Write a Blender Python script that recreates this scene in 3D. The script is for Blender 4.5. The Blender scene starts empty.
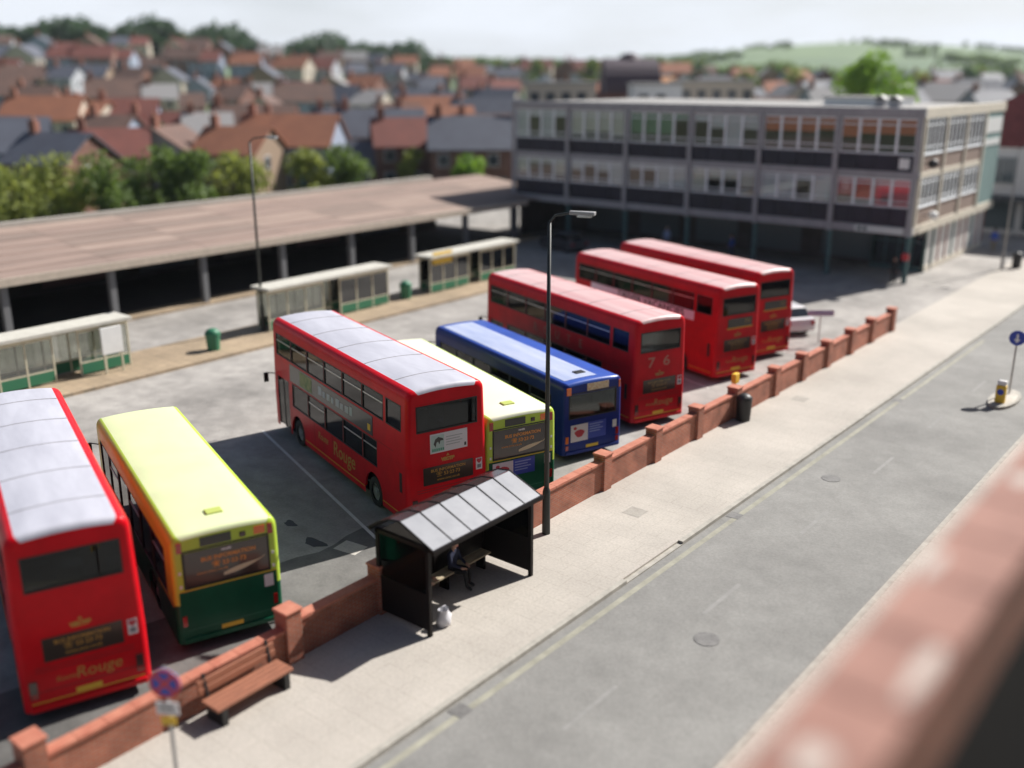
import bpy, bmesh, math, random
from mathutils import Vector, Matrix, noise
random.seed(7)
R = math.radians
SC = bpy.context.scene
COL = SC.collection
HALF = math.pi / 2

# ------------------------------------------------------------------ camera
CAM_H, YAW, PITCH, LENS = 13.0, R(39.0), R(17.25), 34.98
cam_d = bpy.data.cameras.new('camera')
cam = bpy.data.objects.new('camera', cam_d)
COL.objects.link(cam)
cam.location = (0, 0, CAM_H)
cam.rotation_euler = (HALF - PITCH, 0, YAW)
cam_d.lens = LENS
cam_d.sensor_width = 36
cam_d.clip_start = 0.05
cam_d.clip_end = 9000
cam_d.dof.use_dof = True
cam_d.dof.focus_distance = 30.0
cam_d.dof.aperture_fstop = 0.116
SC.camera = cam

# ------------------------------------------------------------------ sky, sun, exposure
SUN_AZ, SUN_EL = R(15.0), R(41.0)          # azimuth from +Y (along the street) towards +X
w = bpy.data.worlds.new('World')
SC.world = w
w.use_nodes = True
nt = w.node_tree
nt.nodes.clear()
out = nt.nodes.new('ShaderNodeOutputWorld')
bg = nt.nodes.new('ShaderNodeBackground')
sky = nt.nodes.new('ShaderNodeTexSky')
sky.sky_type = 'NISHITA'
sky.sun_disc = False
sky.sun_elevation = SUN_EL
sky.sun_rotation = SUN_AZ
sky.air_density = 1.0
sky.dust_density = 1.6
sky.ozone_density = 1.0
tc = nt.nodes.new('ShaderNodeTexCoord')
mp = nt.nodes.new('ShaderNodeMapping')
mp.inputs['Scale'].default_value = (1.6, 1.6, 7.0)
nz = nt.nodes.new('ShaderNodeTexNoise')
nz.inputs['Scale'].default_value = 2.2
nz.inputs['Detail'].default_value = 6
rp_ = nt.nodes.new('ShaderNodeValToRGB')
rp_.color_ramp.elements[0].position = 0.22
rp_.color_ramp.elements[0].color = (.45, .45, .45, 1)
rp_.color_ramp.elements[1].position = 0.6
mx = nt.nodes.new('ShaderNodeMixRGB')
mx.inputs[2].default_value = (11.6, 12.2, 13.2, 1)     # thin white cloud
nt.links.new(tc.outputs['Generated'], mp.inputs['Vector'])
nt.links.new(mp.outputs[0], nz.inputs['Vector'])
nt.links.new(nz.outputs['Fac'], rp_.inputs[0])
sxyz = nt.nodes.new('ShaderNodeSeparateXYZ'); nt.links.new(tc.outputs['Generated'], sxyz.inputs[0])
hz_ = nt.nodes.new('ShaderNodeMapRange'); hz_.interpolation_type = 'SMOOTHSTEP'          # low cloud bank and haze all round the horizon, clearing upwards
hz_.inputs[1].default_value = 0.05; hz_.inputs[2].default_value = 0.24; hz_.inputs[3].default_value = 1.0; hz_.inputs[4].default_value = 0.0
nt.links.new(sxyz.outputs['Z'], hz_.inputs[0])
mul_ = nt.nodes.new('ShaderNodeMath'); mul_.operation = 'MULTIPLY'
nt.links.new(rp_.outputs[0], mul_.inputs[0]); nt.links.new(hz_.outputs[0], mul_.inputs[1])
nt.links.new(mul_.outputs[0], mx.inputs[0])
nt.links.new(sky.outputs[0], mx.inputs[1])
nt.links.new(mx.outputs[0], bg.inputs[0])
bg.inputs[1].default_value = 0.05
nt.links.new(bg.outputs[0], out.inputs[0])
sun_d = bpy.data.lights.new('sun', 'SUN')
sun_d.energy = 5.0
sun_d.angle = R(0.53)
sun_d.color = (1.0, 0.965, 0.91)
sun = bpy.data.objects.new('sun', sun_d)
COL.objects.link(sun)
sd = Vector((math.sin(SUN_AZ) * math.cos(SUN_EL), math.cos(SUN_AZ) * math.cos(SUN_EL), math.sin(SUN_EL)))
sun.rotation_euler = (-sd).to_track_quat('-Z', 'Y').to_euler()
sun.location = (0, 0, 60)
SC.view_settings.view_transform = 'Standard'
SC.view_settings.look = 'None'
SC.view_settings.exposure = 0.62
SC.view_settings.gamma = 1.0
SC.view_settings.use_curve_mapping = False
SC.cycles.max_bounces = 6
SC.cycles.transparent_max_bounces = 12

# ------------------------------------------------------------------ materials
MATS = {}
def mat(name, col, rough=0.6, metal=0.0, coat=0.0, var=0.0, vscale=3.0, spec=0.5, bump=0.0, bscale=40.0, col2=None, stretch=None, world=True, trans=0.0):
    """principled material, colour broken up by noise"""
    if name in MATS: return MATS[name]
    m = bpy.data.materials.new(name)
    m.use_nodes = True
    n = m.node_tree
    b = n.nodes['Principled BSDF']
    b.inputs['Roughness'].default_value = rough
    b.inputs['Metallic'].default_value = metal
    b.inputs['Coat Weight'].default_value = coat
    b.inputs['Coat Roughness'].default_value = 0.08
    b.inputs['Specular IOR Level'].default_value = spec
    b.inputs['Base Color'].default_value = (*col, 1)
    if trans: b.inputs['Transmission Weight'].default_value = trans
    if var or col2 or bump:
        if world:
            g = n.nodes.new('ShaderNodeNewGeometry'); vec = g.outputs['Position']
        else:
            g = n.nodes.new('ShaderNodeTexCoord'); vec = g.outputs['Object']
        if stretch:
            mm = n.nodes.new('ShaderNodeMapping'); mm.inputs['Scale'].default_value = stretch
            n.links.new(vec, mm.inputs[0]); vec = mm.outputs[0]
        if var or col2:
            t = n.nodes.new('ShaderNodeTexNoise')
            t.inputs['Scale'].default_value = vscale
            t.inputs['Detail'].default_value = 7
            t.inputs['Roughness'].default_value = 0.65
            n.links.new(vec, t.inputs['Vector'])
            r = n.nodes.new('ShaderNodeValToRGB')
            c2 = col2 if col2 else tuple(c * (1 - var) for c in col)
            c1 = col if col2 else tuple(min(1, c * (1 + var)) for c in col)
            r.color_ramp.elements[0].color = (*c2, 1); r.color_ramp.elements[0].position = 0.33
            r.color_ramp.elements[1].color = (*c1, 1); r.color_ramp.elements[1].position = 0.67
            n.links.new(t.outputs['Fac'], r.inputs[0])
            n.links.new(r.outputs[0], b.inputs['Base Color'])
        if bump:
            t2 = n.nodes.new('ShaderNodeTexNoise'); t2.inputs['Scale'].default_value = bscale
            t2.inputs['Detail'].default_value = 4
            n.links.new(vec, t2.inputs['Vector'])
            bp = n.nodes.new('ShaderNodeBump'); bp.inputs['Strength'].default_value = bump
            bp.inputs['Distance'].default_value = 0.02
            n.links.new(t2.outputs['Fac'], bp.inputs['Height'])
            n.links.new(bp.outputs[0], b.inputs['Normal'])
    MATS[name] = m
    return m

def glass_mat(name, tint, fac=0.1, rough=0.03):
    if name in MATS: return MATS[name]
    m = bpy.data.materials.new(name); m.use_nodes = True
    n = m.node_tree; n.nodes.clear()
    o = n.nodes.new('ShaderNodeOutputMaterial')
    t = n.nodes.new('ShaderNodeBsdfTransparent'); t.inputs[0].default_value = (*tint, 1)
    g = n.nodes.new('ShaderNodeBsdfGlossy'); g.inputs['Roughness'].default_value = rough
    f = n.nodes.new('ShaderNodeFresnel'); f.inputs[0].default_value = 1.5
    a = n.nodes.new('ShaderNodeMath'); a.operation = 'ADD'; a.inputs[1].default_value = fac; a.use_clamp = True
    s = n.nodes.new('ShaderNodeMixShader')
    n.links.new(f.outputs[0], a.inputs[0]); n.links.new(a.outputs[0], s.inputs[0])
    n.links.new(t.outputs[0], s.inputs[1]); n.links.new(g.outputs[0], s.inputs[2]); n.links.new(s.outputs[0], o.inputs[0])
    MATS[name] = m
    return m

def brick_mat(name, c1, c2, mortar, scale=1.0, axis='YZ', msize=0.012):
    if name in MATS: return MATS[name]
    m = bpy.data.materials.new(name); m.use_nodes = True
    n = m.node_tree; b = n.nodes['Principled BSDF']; b.inputs['Roughness'].default_value = 0.85
    g = n.nodes.new('ShaderNodeNewGeometry')
    sp = n.nodes.new('ShaderNodeSeparateXYZ'); n.links.new(g.outputs['Position'], sp.inputs[0])
    add = n.nodes.new('ShaderNodeMath'); add.operation = 'ADD'
    n.links.new(sp.outputs['X'], add.inputs[0]); n.links.new(sp.outputs['Y'], add.inputs[1])
    cb = n.nodes.new('ShaderNodeCombineXYZ')
    n.links.new(add.outputs[0], cb.inputs[0]); n.links.new(sp.outputs['Z'], cb.inputs[1])
    br = n.nodes.new('ShaderNodeTexBrick')
    br.inputs['Color1'].default_value = (*c1, 1); br.inputs['Color2'].default_value = (*c2, 1); br.inputs['Mortar'].default_value = (*mortar, 1)
    br.inputs['Scale'].default_value = scale; br.inputs['Mortar Size'].default_value = msize
    br.inputs['Brick Width'].default_value = 0.225; br.inputs['Row Height'].default_value = 0.075
    n.links.new(cb.outputs[0], br.inputs['Vector'])
    t = n.nodes.new('ShaderNodeTexNoise'); t.inputs['Scale'].default_value = 1.7; t.inputs['Detail'].default_value = 8
    n.links.new(g.outputs['Position'], t.inputs['Vector'])
    mr = n.nodes.new('ShaderNodeMapRange'); mr.inputs[1].default_value = .3; mr.inputs[2].default_value = .7; mr.inputs[3].default_value = .62; mr.inputs[4].default_value = 1.2
    n.links.new(t.outputs['Fac'], mr.inputs[0])
    mu = n.nodes.new('ShaderNodeMixRGB'); mu.blend_type = 'MULTIPLY'; mu.inputs[0].default_value = 1
    n.links.new(br.outputs['Color'], mu.inputs[1]); n.links.new(mr.outputs[0], mu.inputs[2])
    n.links.new(mu.outputs[0], b.inputs['Base Color'])
    bp = n.nodes.new('ShaderNodeBump'); bp.inputs['Strength'].default_value = .5; bp.inputs['Distance'].default_value = .01; bp.invert = True
    n.links.new(br.outputs['Fac'], bp.inputs['Height']); n.links.new(bp.outputs[0], b.inputs['Normal'])
    MATS[name] = m
    return m

def slab_mat(name, c1, c2, joint, sx, sy, stain=0.75, msize=.012, grime=.5):
    """paving or road sheet seen in plan: joints, blotches and fine grain"""
    if name in MATS: return MATS[name]
    m = bpy.data.materials.new(name); m.use_nodes = True
    n = m.node_tree; b = n.nodes['Principled BSDF']; b.inputs['Roughness'].default_value = 0.85
    g = n.nodes.new('ShaderNodeNewGeometry')
    br = n.nodes.new('ShaderNodeTexBrick')
    br.inputs['Color1'].default_value = (*c1, 1); br.inputs['Color2'].default_value = (*c2, 1); br.inputs['Mortar'].default_value = (*joint, 1)
    br.inputs['Scale'].default_value = 1; br.inputs['Mortar Size'].default_value = msize
    br.inputs['Brick Width'].default_value = sx; br.inputs['Row Height'].default_value = sy
    n.links.new(g.outputs['Position'], br.inputs['Vector'])
    last = br.outputs['Color']
    for sc, lo, hi in ((0.22, stain, 1.12), (1.3, .5 + grime * .7, 1.1), (14, .88, 1.08)):
        t = n.nodes.new('ShaderNodeTexNoise'); t.inputs['Scale'].default_value = sc; t.inputs['Detail'].default_value = 6; t.inputs['Roughness'].default_value = .6
        n.links.new(g.outputs['Position'], t.inputs['Vector'])
        mr = n.nodes.new('ShaderNodeMapRange'); mr.inputs[1].default_value = .34; mr.inputs[2].default_value = .64; mr.inputs[3].default_value = lo; mr.inputs[4].default_value = hi
        n.links.new(t.outputs['Fac'], mr.inputs[0])
        mu = n.nodes.new('ShaderNodeMixRGB'); mu.blend_type = 'MULTIPLY'; mu.inputs[0].default_value = 1
        n.links.new(last, mu.inputs[1]); n.links.new(mr.outputs[0], mu.inputs[2]); last = mu.outputs[0]
    n.links.new(last, b.inputs['Base Color'])
    MATS[name] = m
    return m

# ------------------------------------------------------------------ mesh helpers
class MB:
    def __init__(s): s.v = []; s.f = []; s.m = []
    def add(s, vs, fs, mi=0):
        o = len(s.v); s.v += [tuple(p) for p in vs]
        s.f += [tuple(i + o for i in q) for q in fs]; s.m += [mi] * len(fs); return s
    def box(s, x0, x1, y0, y1, z0, z1, mi=0):
        x0, x1 = min(x0, x1), max(x0, x1); y0, y1 = min(y0, y1), max(y0, y1); z0, z1 = min(z0, z1), max(z0, z1)
        return s.add([(x0,y0,z0),(x1,y0,z0),(x1,y1,z0),(x0,y1,z0),(x0,y0,z1),(x1,y0,z1),(x1,y1,z1),(x0,y1,z1)],
                     [(0,3,2,1),(4,5,6,7),(0,1,5,4),(1,2,6,5),(2,3,7,6),(3,0,4,7)], mi)
    def tube(s, a, b, r0, r1=None, n=8, mi=0, cap=True):
        a = Vector(a); b = Vector(b); r1 = r0 if r1 is None else r1
        d = (b - a).normalized(); u = d.orthogonal().normalized(); k = d.cross(u)
        vs = []
        for p, r in ((a, r0), (b, r1)):
            for i in range(n):
                t = 2 * math.pi * i / n; vs.append(p + u * math.cos(t) * r + k * math.sin(t) * r)
        fs = [(i, (i + 1) % n, n + (i + 1) % n, n + i) for i in range(n)]
        if cap: fs += [tuple(range(n - 1, -1, -1)), tuple(range(n, 2 * n))]
        return s.add(vs, fs, mi)
    def path(s, pts, r, n=8):
        for a, b in zip(pts[:-1], pts[1:]): s.tube(a, b, r, r, n)
        return s
    def prism(s, poly, lo, hi, axis='x', mi=0):
        """polygon (a,b) extruded along axis; x: (y,z), y: (x,z), z: (x,y)"""
        n = len(poly); f = {'x': lambda a, b, c: (c, a, b), 'y': lambda a, b, c: (a, c, b), 'z': lambda a, b, c: (a, b, c)}[axis]
        vs = [f(a, b, lo) for a, b in poly] + [f(a, b, hi) for a, b in poly]
        fs = [tuple(range(n - 1, -1, -1)), tuple(range(n, 2 * n))] + [(i, (i + 1) % n, n + (i + 1) % n, n + i) for i in range(n)]
        return s.add(vs, fs, mi)
    def ball(s, c, r, n=10, m=7, sx=1, sy=1, sz=1, mi=0):
        vs = [(c[0], c[1], c[2] - r * sz)]
        for j in range(1, m):
            ph = -HALF + math.pi * j / m
            for i in range(n):
                t = 2 * math.pi * i / n
                vs.append((c[0] + r * sx * math.cos(ph) * math.cos(t), c[1] + r * sy * math.cos(ph) * math.sin(t), c[2] + r * sz * math.sin(ph)))
        vs.append((c[0], c[1], c[2] + r * sz)); L = len(vs) - 1
        fs = [(0, 1 + (i + 1) % n, 1 + i) for i in range(n)]
        for j in range(m - 2):
            a = 1 + j * n; b = a + n
            fs += [(a + i, a + (i + 1) % n, b + (i + 1) % n, b + i) for i in range(n)]
        a = 1 + (m - 2) * n
        fs += [(a + i, a + (i + 1) % n, L) for i in range(n)]
        return s.add(vs, fs, mi)
    def mesh(s, name, mats, smooth=False, fix=True):
        me = bpy.data.meshes.new(name)
        me.from_pydata(s.v, [], s.f)
        for m in (mats if isinstance(mats, (list, tuple)) else [mats]): me.materials.append(m)
        if any(s.m): me.polygons.foreach_set('material_index', s.m)
        if fix:
            bm = bmesh.new(); bm.from_mesh(me); bmesh.ops.recalc_face_normals(bm, faces=bm.faces); bm.to_mesh(me); bm.free()
        if smooth: me.polygons.foreach_set('use_smooth', [True] * len(me.polygons))
        me.update()
        return me
    def build(s, name, mats, parent=None, smooth=False, bevel=0.0, fix=True):
        o = link(name, s.mesh(name, mats, smooth, fix), parent)
        if bevel:
            b = o.modifiers.new('bevel', 'BEVEL'); b.width = bevel; b.segments = 2; b.limit_method = 'ANGLE'
        return o

def link(name, me, parent=None, loc=None, rot=None):
    o = bpy.data.objects.new(name, me); COL.objects.link(o)
    if parent is not None: o.parent = parent
    if loc is not None: o.location = loc
    if rot is not None: o.rotation_euler = rot
    return o
def tag(o, label, cat, group=None):
    o['label'] = label; o['category'] = cat
    if group: o['group'] = group
    return o
def thing(name, label, cat, loc=(0, 0, 0), rz=0.0, group=None):
    o = bpy.data.objects.new(name, None); COL.objects.link(o); o.location = loc; o.rotation_euler = (0, 0, rz)
    o.empty_display_size = 0.3
    return tag(o, label, cat, group)
def struct(o): o['kind'] = 'structure'; return o
def stuff(o): o['kind'] = 'stuff'; return o
def sheet(name, poly, z, m, th=0.0):
    b = MB()
    if th: b.prism(poly, z - th, z, 'z')
    else: b.add([(x, y, z) for x, y in poly], [tuple(range(len(poly)))])
    return b.build(name, m)

TXT = {}
def text_mesh(s, size, m, shear=0.0, bold=0.0):
    key = (s, size, m.name, shear, bold)
    if key not in TXT:
        c = bpy.data.curves.new('lettering', 'FONT'); c.body = s; c.size = size; c.align_x = 'CENTER'; c.align_y = 'CENTER'; c.shear = shear; c.offset = bold; c.resolution_u = 3
        o = bpy.data.objects.new('tmp_text', c); COL.objects.link(o)
        dg = bpy.context.evaluated_depsgraph_get()
        me = bpy.data.meshes.new_from_object(o.evaluated_get(dg)); me.materials.clear(); me.materials.append(m); me.name = 'lettering'
        bpy.data.objects.remove(o); bpy.data.curves.remove(c)
        TXT[key] = me
    return TXT[key]
def text(s, size, m, parent, loc, rot, shear=0.0, bold=0.0, name='lettering', sx=1.0):
    o = link(name, text_mesh(s, size, m, shear, bold), parent, loc, rot); o.scale = (sx, 1, 1); return o
REAR = (HALF, 0, 0); LEFT = (HALF, 0, -HALF)

# palette
RED = mat('bus red', (0.60, 0.004, 0.012), .36, coat=.04, spec=.14, var=.12, vscale=1.2)
RED2 = mat('bus red weathered', (0.52, 0.005, 0.014), .4, coat=.04, spec=.14, var=.16, vscale=1.2)
ROOFW = mat('white roof paint', (0.52, 0.52, 0.585), .5, col2=(.42, .42, .48), vscale=1.0, stretch=(2.2, .5, 1), world=False)
ROOFP = mat('faded red roof paint', (0.68, 0.50, 0.49), .42, col2=(.60, .33, .33), vscale=1.0, stretch=(2.6, .16, 1), world=False)
LIME = mat('lime paint', (0.44, 0.60, 0.06), .38, coat=.08, spec=.3, var=.05, vscale=1)
LIMER = mat('pale lime roof paint', (0.66, 0.73, 0.42), .45, var=.06, vscale=.8)
CREAMR = mat('cream lime roof paint', (0.74, 0.77, 0.58), .45, var=.06, vscale=.8)
GREEN = mat('bottle green paint', (0.004, 0.085, 0.042), .36, coat=.05, spec=.2, var=.15, vscale=1.4)
BLUE = mat('royal blue paint', (0.008, 0.024, 0.19), .36, coat=.05, spec=.2, var=.12, vscale=1.2)
BLUER = mat('blue roof paint', (0.035, 0.09, 0.40), .35, var=.15, vscale=.8)
BLACK = mat('black rubber', (0.012, 0.012, 0.013), .5)
TYRE = mat('tyre rubber', (0.022, 0.022, 0.023), .85)
RIM = mat('grey wheel paint', (0.25, 0.25, 0.26), .5, var=.3, vscale=8)
GOLD = mat('gold lettering', (0.50, 0.27, 0.045), .5)
YELL = mat('yellow paint', (0.72, 0.46, 0.03), .5)
WHITE = mat('white paint', (0.78, 0.78, 0.76), .5, var=.04)
BGLASS = glass_mat('bus glass', (.42, .46, .47), .0)
DARKIN = mat('bus floor', (0.03, 0.03, 0.035), .8)
SEAT = mat('seat moquette', (0.05, 0.055, 0.10), .9, col2=(.10, .04, .05), vscale=9)
ORANGE = mat('orange lens', (0.75, 0.16, 0.02), .25, coat=.5)
REDL = mat('red lens', (0.35, 0.01, 0.01), .2, coat=.5)
DKLENS = mat('smoked lens', (0.05, 0.02, 0.02), .25, coat=.5)
CHROME = mat('brushed aluminium', (0.6, 0.6, 0.6), .35, metal=.9)
ORANGE_T = mat('orange lettering', (.72, .28, .05), .5)
#STRUCTURE
# ------------------------------------------------------------------ the setting
ASPH = slab_mat('yard asphalt', (.345, .322, .300), (.33, .31, .288), (.20, .19, .18), 40, 40, .66, 0.0, .45)
ROADM = slab_mat('worn road asphalt', (.218, .213, .202), (.210, .206, .195), (.2, .2, .19), 60, 60, .82, 0.0, .65)
PAVE = slab_mat('pavement flags', (.395, .362, .322), (.388, .355, .316), (.335, .305, .265), .9, .6, .86, .010, .85)
TANP = slab_mat('tan platform paving', (.36, .27, .18), (.33, .25, .165), (.24, .19, .13), .5, .5, .8, .02, .6)
CONC = slab_mat('concrete', (.48, .45, .40), (.46, .43, .38), (.28, .26, .23), 3.0, 3.0, .75, .02, .5)
TURF = slab_mat('far ground', (.10, .12, .05), (.11, .11, .06), (.1, .1, .05), 30, 30, .6, 0, .5)
struct(sheet('ground', [(-3500, -3500), (3500, -3500), (3500, 3500), (-3500, 3500)], -0.17, TURF))
struct(sheet('station_yard', [(-75, -25), (-17.0, -25), (-17.0, 120), (-75, 120)], 0.0, ASPH))
struct(sheet('road', [(-12.7, -25), (-7.25, -25), (-7.25, 160), (-12.7, 160)], -0.10, ROADM))
struct(sheet('pavement', [(-17.0, -25), (-12.85, -25), (-12.85, 160), (-17.0, 160)], 0.004, PAVE, .16))
struct(sheet('far_pavement', [(-7.1, -25), (-1.9, -25), (-1.9, 160), (-7.1, 160)], 0.004, PAVE, .16))
KERB = mat('kerb granite', (.36, .34, .30), .8, var=.2, vscale=2.5)
b = MB(); b.box(-12.85, -12.70, -25, 20.6, -.16, .012); b.box(-12.85, -12.70, 23.6, 160, -.16, .012)
b.box(-12.85, -12.70, 20.6, 23.6, -.16, -.06); struct(b.build('kerb', KERB))
struct(MB().box(-7.25, -7.10, -25, 160, -.16, .012).build('far_kerb', KERB))
# faint road paint: yellow edge line on the left, broken white patches in the middle
YLINE = mat('faded yellow line', (.29, .28, .225), .8, var=.2, vscale=2)
WLINE = mat('faded white line', (.243, .238, .228), .8, var=.12, vscale=3)
b = MB()
b.add([(-12.45, -25, -.096), (-12.28, -25, -.096), (-12.28, 54, -.096), (-12.45, 54, -.096)], [(0, 1, 2, 3)])
struct(b.build('road_edge_lines', YLINE))
for k in range(12):
    y = 8.5 + k * 6
    struct(MB().add([(-10.4, y, -.096), (-10.28, y, -.096), (-10.28, y + 2, -.096), (-10.4, y + 2, -.096)], [(0, 1, 2, 3)]).build('road_dash', WLINE))
IRON = mat('cast iron', (.155, .15, .145), .6, var=.3, vscale=6)
for x, y in ((-9.7, 19.5), (-11.3, 31.2)):
    struct(MB().prism([(x + .32 * math.cos(k * math.pi / 10), y + .32 * math.sin(k * math.pi / 10)) for k in range(20)], -.096, -.088, 'z').build('manhole_cover', IRON))
for y in (13.4, 26.2, 41.0):
    struct(sheet('drain_grate', [(-12.66, y), (-12.26, y), (-12.26, y + .42), (-12.66, y + .42)], -.090, IRON))
for x0, x1, y0, y1 in ((-15.2, -14.6, 24.2, 24.8), (-15.9, -15.3, 38.2, 38.8)):
    struct(sheet('pavement_cover', [(x0, y0), (x1, y0), (x1, y1), (x0, y1)], .009, mat('pavement cover', (.33, .305, .27), .8, var=.15, vscale=5)))
# concrete strip behind the wall, lighter lane, bays
struct(sheet('concrete_strip', [(-17.9, -25), (-17.0, -25), (-17.0, 54), (-17.9, 54)], 0.02, CONC, .1))
BAYL = mat('bay line white', (.62, .62, .60), .8, var=.12, vscale=4)
def bay_line(x, y, a, L=11.3):
    d = Vector((math.cos(a), math.sin(a))); n = Vector((-d.y, d.x)) * .055; p = Vector((x, y)); q = p + d * L
    struct(MB().add([(*(p - n), .004), (*(q - n), .004), (*(q + n), .004), (*(p + n), .004)], [(0, 1, 2, 3)]).build('bay_line', BAYL))
for i in range(11): bay_line(-19.3, 9.9 - 3.9 * 1 + i * 3.9 + .25, R(160))
struct(sheet('painted_bay_shade', [(-17.9, 5), (-17.9, 18.3), (-19.2, 18.9)] + [(-20.6 + .5 * noise.noise((k * .43, 2, 0)), 18.9 - k * .6) for k in range(23)], .0025, slab_mat('shade painted tarmac', (.15, .144, .135), (.144, .138, .13), (.1, .1, .1), 40, 40, .6, 0, .4)))  # dark strip paints the bus shadow on towards the wall
struct(sheet('patch_cover', [(-20.3, 16.9), (-19.5, 17.0), (-19.6, 17.6), (-20.4, 17.5)], .006, CONC))
OIL = mat('oil stain', (.05, .05, .05), .6)
for i, (x, y, r) in enumerate(((-21.0, 16.8, .38), (-22.6, 17.2, .25), (-21.6, 24.4, .4), (-24, 12.6, .5))):
    pts = [(x + r * (1 + .35 * math.sin(3 * t + i)) * math.cos(t), y + r * .7 * (1 + .3 * math.cos(2 * t + i)) * math.sin(t)) for t in [k * math.pi / 8 for k in range(16)]]
    struct(sheet('oil_stain', pts, .0045, OIL))
# platforms of the bus station
struct(sheet('bus_platform', [(-43.9, -20), (-39.9, -20), (-39.6, 53.0), (-43.6, 53.0)], .14, TANP, .16))
struct(sheet('concourse_edge', [(-51.6, -20), (-50.2, -20), (-50.2, 66), (-51.6, 66)], .14, TANP, .15))
struct(sheet('concourse', [(-74, -20), (-51.6, -20), (-51.6, 66), (-74, 66)], .145, slab_mat('shade dark floor tiles', (.07, .06, .055), (.06, .052, .048), (.05, .045, .04), .6, .6, .8, .01, .6), .15))  # floor colour darkened to stand for the shade under the canopy

# terrain: gentle rise under the town on the left, distant down on the right
def sm(a, b, x):
    t = max(0.0, min(1.0, (x - a) / (b - a))); return t * t * (3 - 2 * t)
def az_u(x, y):
    fx, fy = -math.sin(YAW), math.cos(YAW); f = x * fx + y * fy; r = x * math.cos(YAW) + y * math.sin(YAW)
    return 512 + 1042 * r / max(f, 1e-3)
def at(u, r):
    a = math.atan2(u - 512, 1042); c, s = math.cos(a), math.sin(a)
    fx, fy = -math.sin(YAW), math.cos(YAW)
    return (r * (c * fx + s * math.cos(YAW)), r * (c * fy + s * math.sin(YAW)))
def left_ridge(u): return 23 - 9 * sm(100, 470, u) - 5 * sm(560, 900, u)
def right_hill(u): return 10 + 36 * math.exp(-((u - 830) / 170.0) ** 2) + 14 * math.exp(-((u - 1010) / 120.0) ** 2) + 7 * math.exp(-((u - 620) / 60.) ** 2)
def T(x, y):
    r = math.hypot(x, y); u = az_u(x, y)
    if y * math.cos(YAW) - x * math.sin(YAW) < 0: return 0
    u = max(-600, min(1700, u))
    return left_ridge(u) * sm(105, 520, r) + max(0, right_hill(u) - left_ridge(u) * .35) * sm(560, 1500, r)
HILL = mat('downland', (.17, .24, .11), .95, col2=(.08, .13, .07), vscale=.006)
b = MB(); NU, NR = 150, 60
us = [-600 + 2300 * i / NU for i in range(NU + 1)]; rs = [100 * (28 ** (j / NR)) for j in range(NR + 1)]
for j, r in enumerate(rs):
    for u in us:
        x, y = at(u, r); z = T(x, y) - .3 + (3.5 * noise.noise((x * .006, y * .006, 0)) if r > 500 else 0)
        b.v.append((x, y, z))
for j in range(NR):
    for i in range(NU):
        a = j * (NU + 1) + i; b.f.append((a, a + 1, a + NU + 2, a + NU + 1)); b.m.append(0)
struct(b.build('hills', HILL, smooth=True))

# ------------------------------------------------------------------ low brick wall along the pavement
BRICK = brick_mat('red brick', (.40, .115, .06), (.33, .085, .045), (.30, .20, .15))
COPE = mat('terracotta coping', (.50, .20, .13), .8, col2=(.38, .12, .075), vscale=2.5)
wall = thing('brick_wall', 'long low red brick wall with square pillars between pavement and buses', 'wall', (-16.75, 0, 0))
PY = [6.5, 12.5, 15.4, 19.9, 25.4, 28.6, 31.6, 34.7, 38.3, 41.1, 43.9, 46.8, 49.6, 52.6]
PY = [.5] + PY
def wl(y): return .82 if y < 12 else .95
for k, y in enumerate(PY):
    h = 1.28 if y < 20 else 1.2
    p = MB().box(-.22, .22, y - .22, y + .22, -.02, h).build('pillar', BRICK, wall, bevel=.012)
    MB().box(-.25, .25, y - .25, y + .25, h, h + .07).build('cap', COPE, p, bevel=.02)
for y0, y1 in zip(PY[:-1], PY[1:]):
    h = wl((y0 + y1) / 2)
    p = MB().box(-.11, .11, y0 + .22, y1 - .22, -.02, h).build('panel', BRICK, wall)
    n = max(1, round((y1 - y0 - .44) / .6)); s = (y1 - y0 - .44) / n
    me = MB().box(-.15, .15, .006, s - .006, 0, .075).mesh('coping', COPE)
    for i in range(n): link('coping', me, p, (random.uniform(-.006, .006), y0 + .22 + i * s, h + random.uniform(0, .006)))

# ------------------------------------------------------------------ office block over the undercroft
GREYC = mat('grey concrete frame', (.33, .32, .33), .7, var=.12, vscale=2)
CREAMC = mat('cream concrete frame', (.62, .56, .46), .75, var=.1, vscale=1.5)
NAVY = mat('dark spandrel panel', (.018, .018, .034), .4, spec=.3, var=.3, vscale=1)
BRNP = mat('brown pebbledash panel', (.26, .19, .155), .9, var=.25, vscale=9)
WFR = mat('white window frame', (.84, .86, .88), .5)
OGL = glass_mat('office glass', (.92, .95, .96), .02)
TEALP = mat('teal painted steel', (.055, .13, .135), .5, var=.2)
TEALW = mat('pale teal cladding', (.20, .29, .28), .6, var=.08, vscale=1)
BLIND_R = mat('red blind', (.70, .07, .07), .7); BLIND_O = mat('orange blind', (.70, .24, .12), .8); BLIND_P = mat('pink blind', (.74, .24, .26), .8)
BLIND_W = mat('pale blind', (.74, .76, .76), .8); BLIND_G = mat('green blind', (.20, .36, .22), .8); BLIND_C = mat('cream blind', (.78, .76, .66), .8)
ROOFF = mat('roof felt', (.30, .29, .28), .9, var=.2, vscale=.7)
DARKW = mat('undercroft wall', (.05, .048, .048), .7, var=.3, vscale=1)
off = thing('office_building', 'three storey office block raised on teal columns, dark panels and white windows', 'building', (0, 0, 0))
BX = [-52.9, -47.45, -42.0, -36.55, -31.1, -25.65, -20.3]
FY, BYD = 65.7, 84.9
MB().box(-52.9, -20.55, FY + .25, BYD, 3.16, 3.4).build('floor_slab', GREYC, off)
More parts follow.
